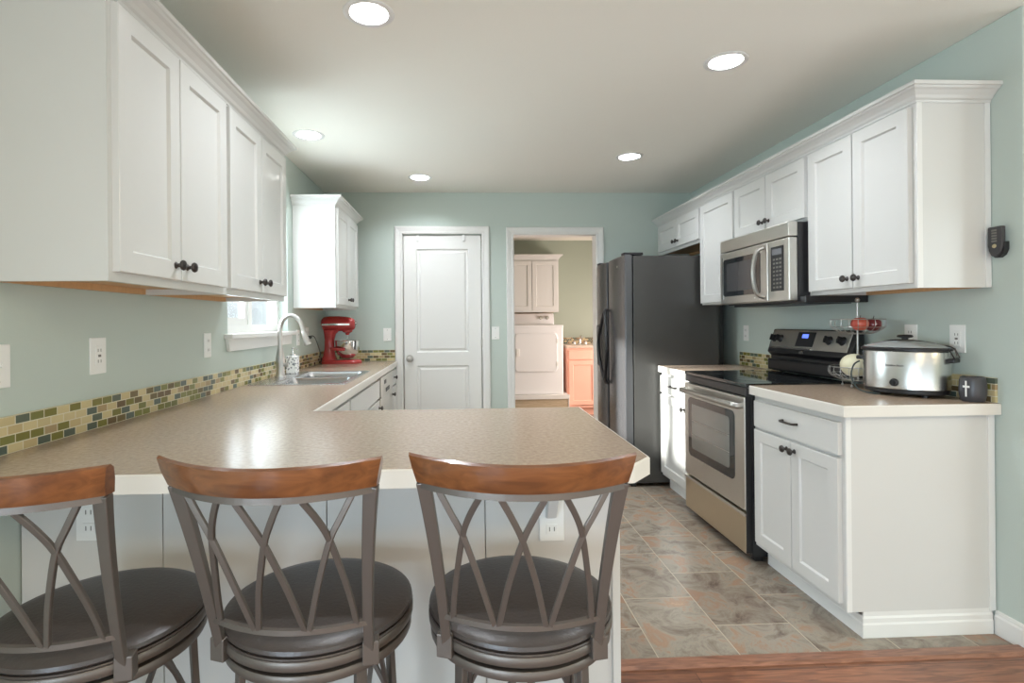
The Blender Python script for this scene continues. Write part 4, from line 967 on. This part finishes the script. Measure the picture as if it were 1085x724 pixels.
bm = BM(); lathe(bm, [(.025, .001), (.022, .01), (.012, .015), (.011, .07)], (1.66, 7.45, .935), n=16); tube(bm, smooth_path([(1.66, 7.45, 1.0), (1.66, 7.42, 1.05), (1.66, 7.36, 1.055), (1.66, 7.31, 1.02)], 4), .009, 10); obj('spout', bm, M_chrome, t, smooth=True)
for x in (1.58, 1.74):
    bm = BM(); lathe(bm, [(.02, .001), (.016, .012), (.02, .035), (.012, .045), (0, .046)], (x, 7.45, .935), n=14); obj('tap_handle', bm, M_chrome, t, smooth=True)

# ------------------------------------------------------------------ bar stools (sitter faces +Y)
def make_stool():
    t = thing('bar_stool', '', 'bar stool', (0, 0, 0), 'bar stools at the peninsula')
    kw = dict(local=True)
    ZB, ZTP = .60, .962
    def wid(z): u = (z-ZB)/(ZTP-ZB); return .149 + .031*u - .018*u*(1-u)
    def yoff(z): u = (z-ZB)/(ZTP-ZB); return -.142 - .091*u
    def surf(s, z): u = (z-ZB)/(ZTP-ZB); return Vector((s*wid(z), yoff(z) - (.036+.036*u)*(1-s*s), z))
    # cushion
    bm = BM(); lathe(bm, [(.0, .6225), (.183, .6225), (.195, .626), (.201, .634), (.199, .641), (.191, .6455), (.168, .649), (.12, .652), (.05, .6535), (.0, .654)], n=56, cap=False)
    cu = obj('seat_cushion', bm, M_seat, t, smooth=True, label='dark brown leather cushion', **kw)
    bm = BM(); tube(bm, [(.199*math.cos(a), .199*math.sin(a), .6255) for a in [2*PI*i/56 for i in range(56)]], .0028, 6, closed=True); obj('piping', bm, M_seat, cu, smooth=True, **kw)
    bm = BM(); lathe(bm, [(.186, .603), (.200, .603), (.202, .606), (.202, .619), (.200, .622), (.15, .622), (.15, .603)], n=56, cap=False)
    obj('seat_ring', bm, M_stool, t, smooth=True, **kw)
    bm = BM(); lathe(bm, [(.182, .574), (.196, .574), (.198, .578), (.198, .590), (.196, .593), (.182, .593), (.182, .574)], n=56, cap=False)
    lathe(bm, [(.07, .593), (.07, .603)], n=24)
    for a in (0, PI/2):
        b2 = bmesh.new(); box(b2, -.183, -.018, .580, .183, .018, .593); b2.transform(Matrix.Rotation(a+PI/4, 4, 'Z')); me = bpy.data.meshes.new('x'); b2.to_mesh(me); b2.free(); bm.from_mesh(me); bpy.data.meshes.remove(me)
    obj('swivel_ring', bm, M_stool, t, smooth=True, **kw)
    # wooden top rail
    def arc(w, z, sag, n=24): return [Vector((w*(2*i/n-1), -.174-.004*0 - sag*(1-(2*i/n-1)**2), z)) for i in range(n+1)]
    bm = BM(); rings = []; n = 28
    for i in range(n+1):
        s = 2*i/n-1; drop = -.0*(1-s*s)
        ring = []
        for (k, z, dy) in ((1.0, .9645, -.011), (1.0, .9645, .011), (1.035, .992, .010), (1.06, 1.013, .006), (1.066, 1.019, -.002), (1.062, 1.016, -.011), (1.033, .992, -.014)):
            zz = z - (.004*(1-s*s) if z > .97 else 0)
            ring.append(bm.verts.new((s*.189*k, -.233 - .072*(1-s*s) + dy - (z-.9645)*.25, zz)))
        rings.append(ring)
    loft(bm, rings); obj('top_rail', bm, M_wood, t, smooth=True, label='curved brown wooden top rail', **kw)
    bm = BM(); pts = [surf(2*i/24-1, .958) for i in range(25)]; sweep(bm, pts, rect(.020, .012)); obj('upper_bar', bm, M_stool, t, **kw)
    bm = BM(); pts = [surf((2*i/24-1)*.99, .683) for i in range(25)]; sweep(bm, pts, rect(.010, .010)); obj('lower_bar', bm, M_stool, t, smooth=True, **kw)
    for s in (-1, 1):
        bm = BM(); pts = [surf(s*.985, ZB-.01 + (.9642-ZB+.01)*i/12) for i in range(13)]
        sweep(bm, pts, rect(.020, .014), up=(0, -1, 0), scales=[.95+.35*(i/12)**2 for i in range(13)]); obj('back_post', bm, M_stool, t, bevel=.002, **kw)
        p = surf(s, .60); bm = BM(); box(bm, -.016, -.014, .592, .016, .014, .637); bm.transform(Matrix.Translation((p.x, p.y, 0)) @ Matrix.Rotation(s*.25, 4, 'Z')); obj('post_bracket', bm, M_stool, t, bevel=.002, **kw)
    A = [(-.83, .952), (-.735, .912), (-.63, .870), (-.50, .79), (-.40, .725), (-.33, .680)]
    Bb = [(-.41, .952), (-.535, .912), (-.63, .870), (-.745, .79), (-.82, .73), (-.86, .680)]
    C_ = [(-.21, .952), (-.10, .912), (0, .870), (.14, .79), (.225, .73), (.29, .680)]
    for pl in (A, Bb, C_):
        for sg in (1, -1):
            pts = smooth_path([surf(s*sg, z) for s, z in pl], 4); bm = BM(); sweep(bm, pts, rect(.011, .008), up=(0, -1, 0)); obj('back_strut', bm, M_stool, t, bevel=.0015, **kw)
    for k in range(4):
        a = PI/4 + k*PI/2; c2, s2 = math.cos(a), math.sin(a)
        bm = BM(); pts = smooth_path([(.172*c2, .172*s2, .578), (.176*c2, .176*s2, .45), (.19*c2, .19*s2, .25), (.225*c2, .225*s2, .08), (.25*c2, .25*s2, .004)], 5)
        sweep(bm, pts, rect(.024, .014), up=(c2, s2, 0)); obj('leg', bm, M_stool, t, bevel=.002, **kw)
        a3 = a + PI/2; bm = BM()
        p0 = Vector((.168*c2, .168*s2, .50)); p3 = Vector((.168*math.cos(a3), .168*math.sin(a3), .50)); mid = (p0+p3)/2
        pts = smooth_path([p0+Vector((0, 0, -.14)), p0*.75+p3*.25+Vector((0, 0, -.03)), mid+Vector((0, 0, .045))], 5); sweep(bm, pts, rect(.009, .009))
        pts = smooth_path([p3+Vector((0, 0, -.14)), p3*.75+p0*.25+Vector((0, 0, -.03)), mid+Vector((0, 0, .045))], 5); sweep(bm, pts, rect(.009, .009))
        obj('brace', bm, M_stool, t, **kw)
    bm = BM(); tube(bm, [(.188*math.cos(a), .188*math.sin(a), .2) for a in [2*PI*i/48 for i in range(48)]], .010, 8, closed=True); obj('foot_ring', bm, M_stool, t, smooth=True, **kw)
    return t
st = make_stool()
SP = [(.125, 1.20, -4.5, 'bar stool at the right end of the peninsula, next to the open floor'),
      (-.316, 1.212, -5.4, 'bar stool in the middle of the three at the peninsula'),
      (-.771, 1.188, -4, 'bar stool at the left, cut off by the photo left edge')]
for i, (x, y, a, lab) in enumerate(SP):
    o = st if i == 0 else copy_tree(st)
    o.location = (x, y, 0); o.rotation_euler = (0, 0, R_(a)); o['label'] = lab
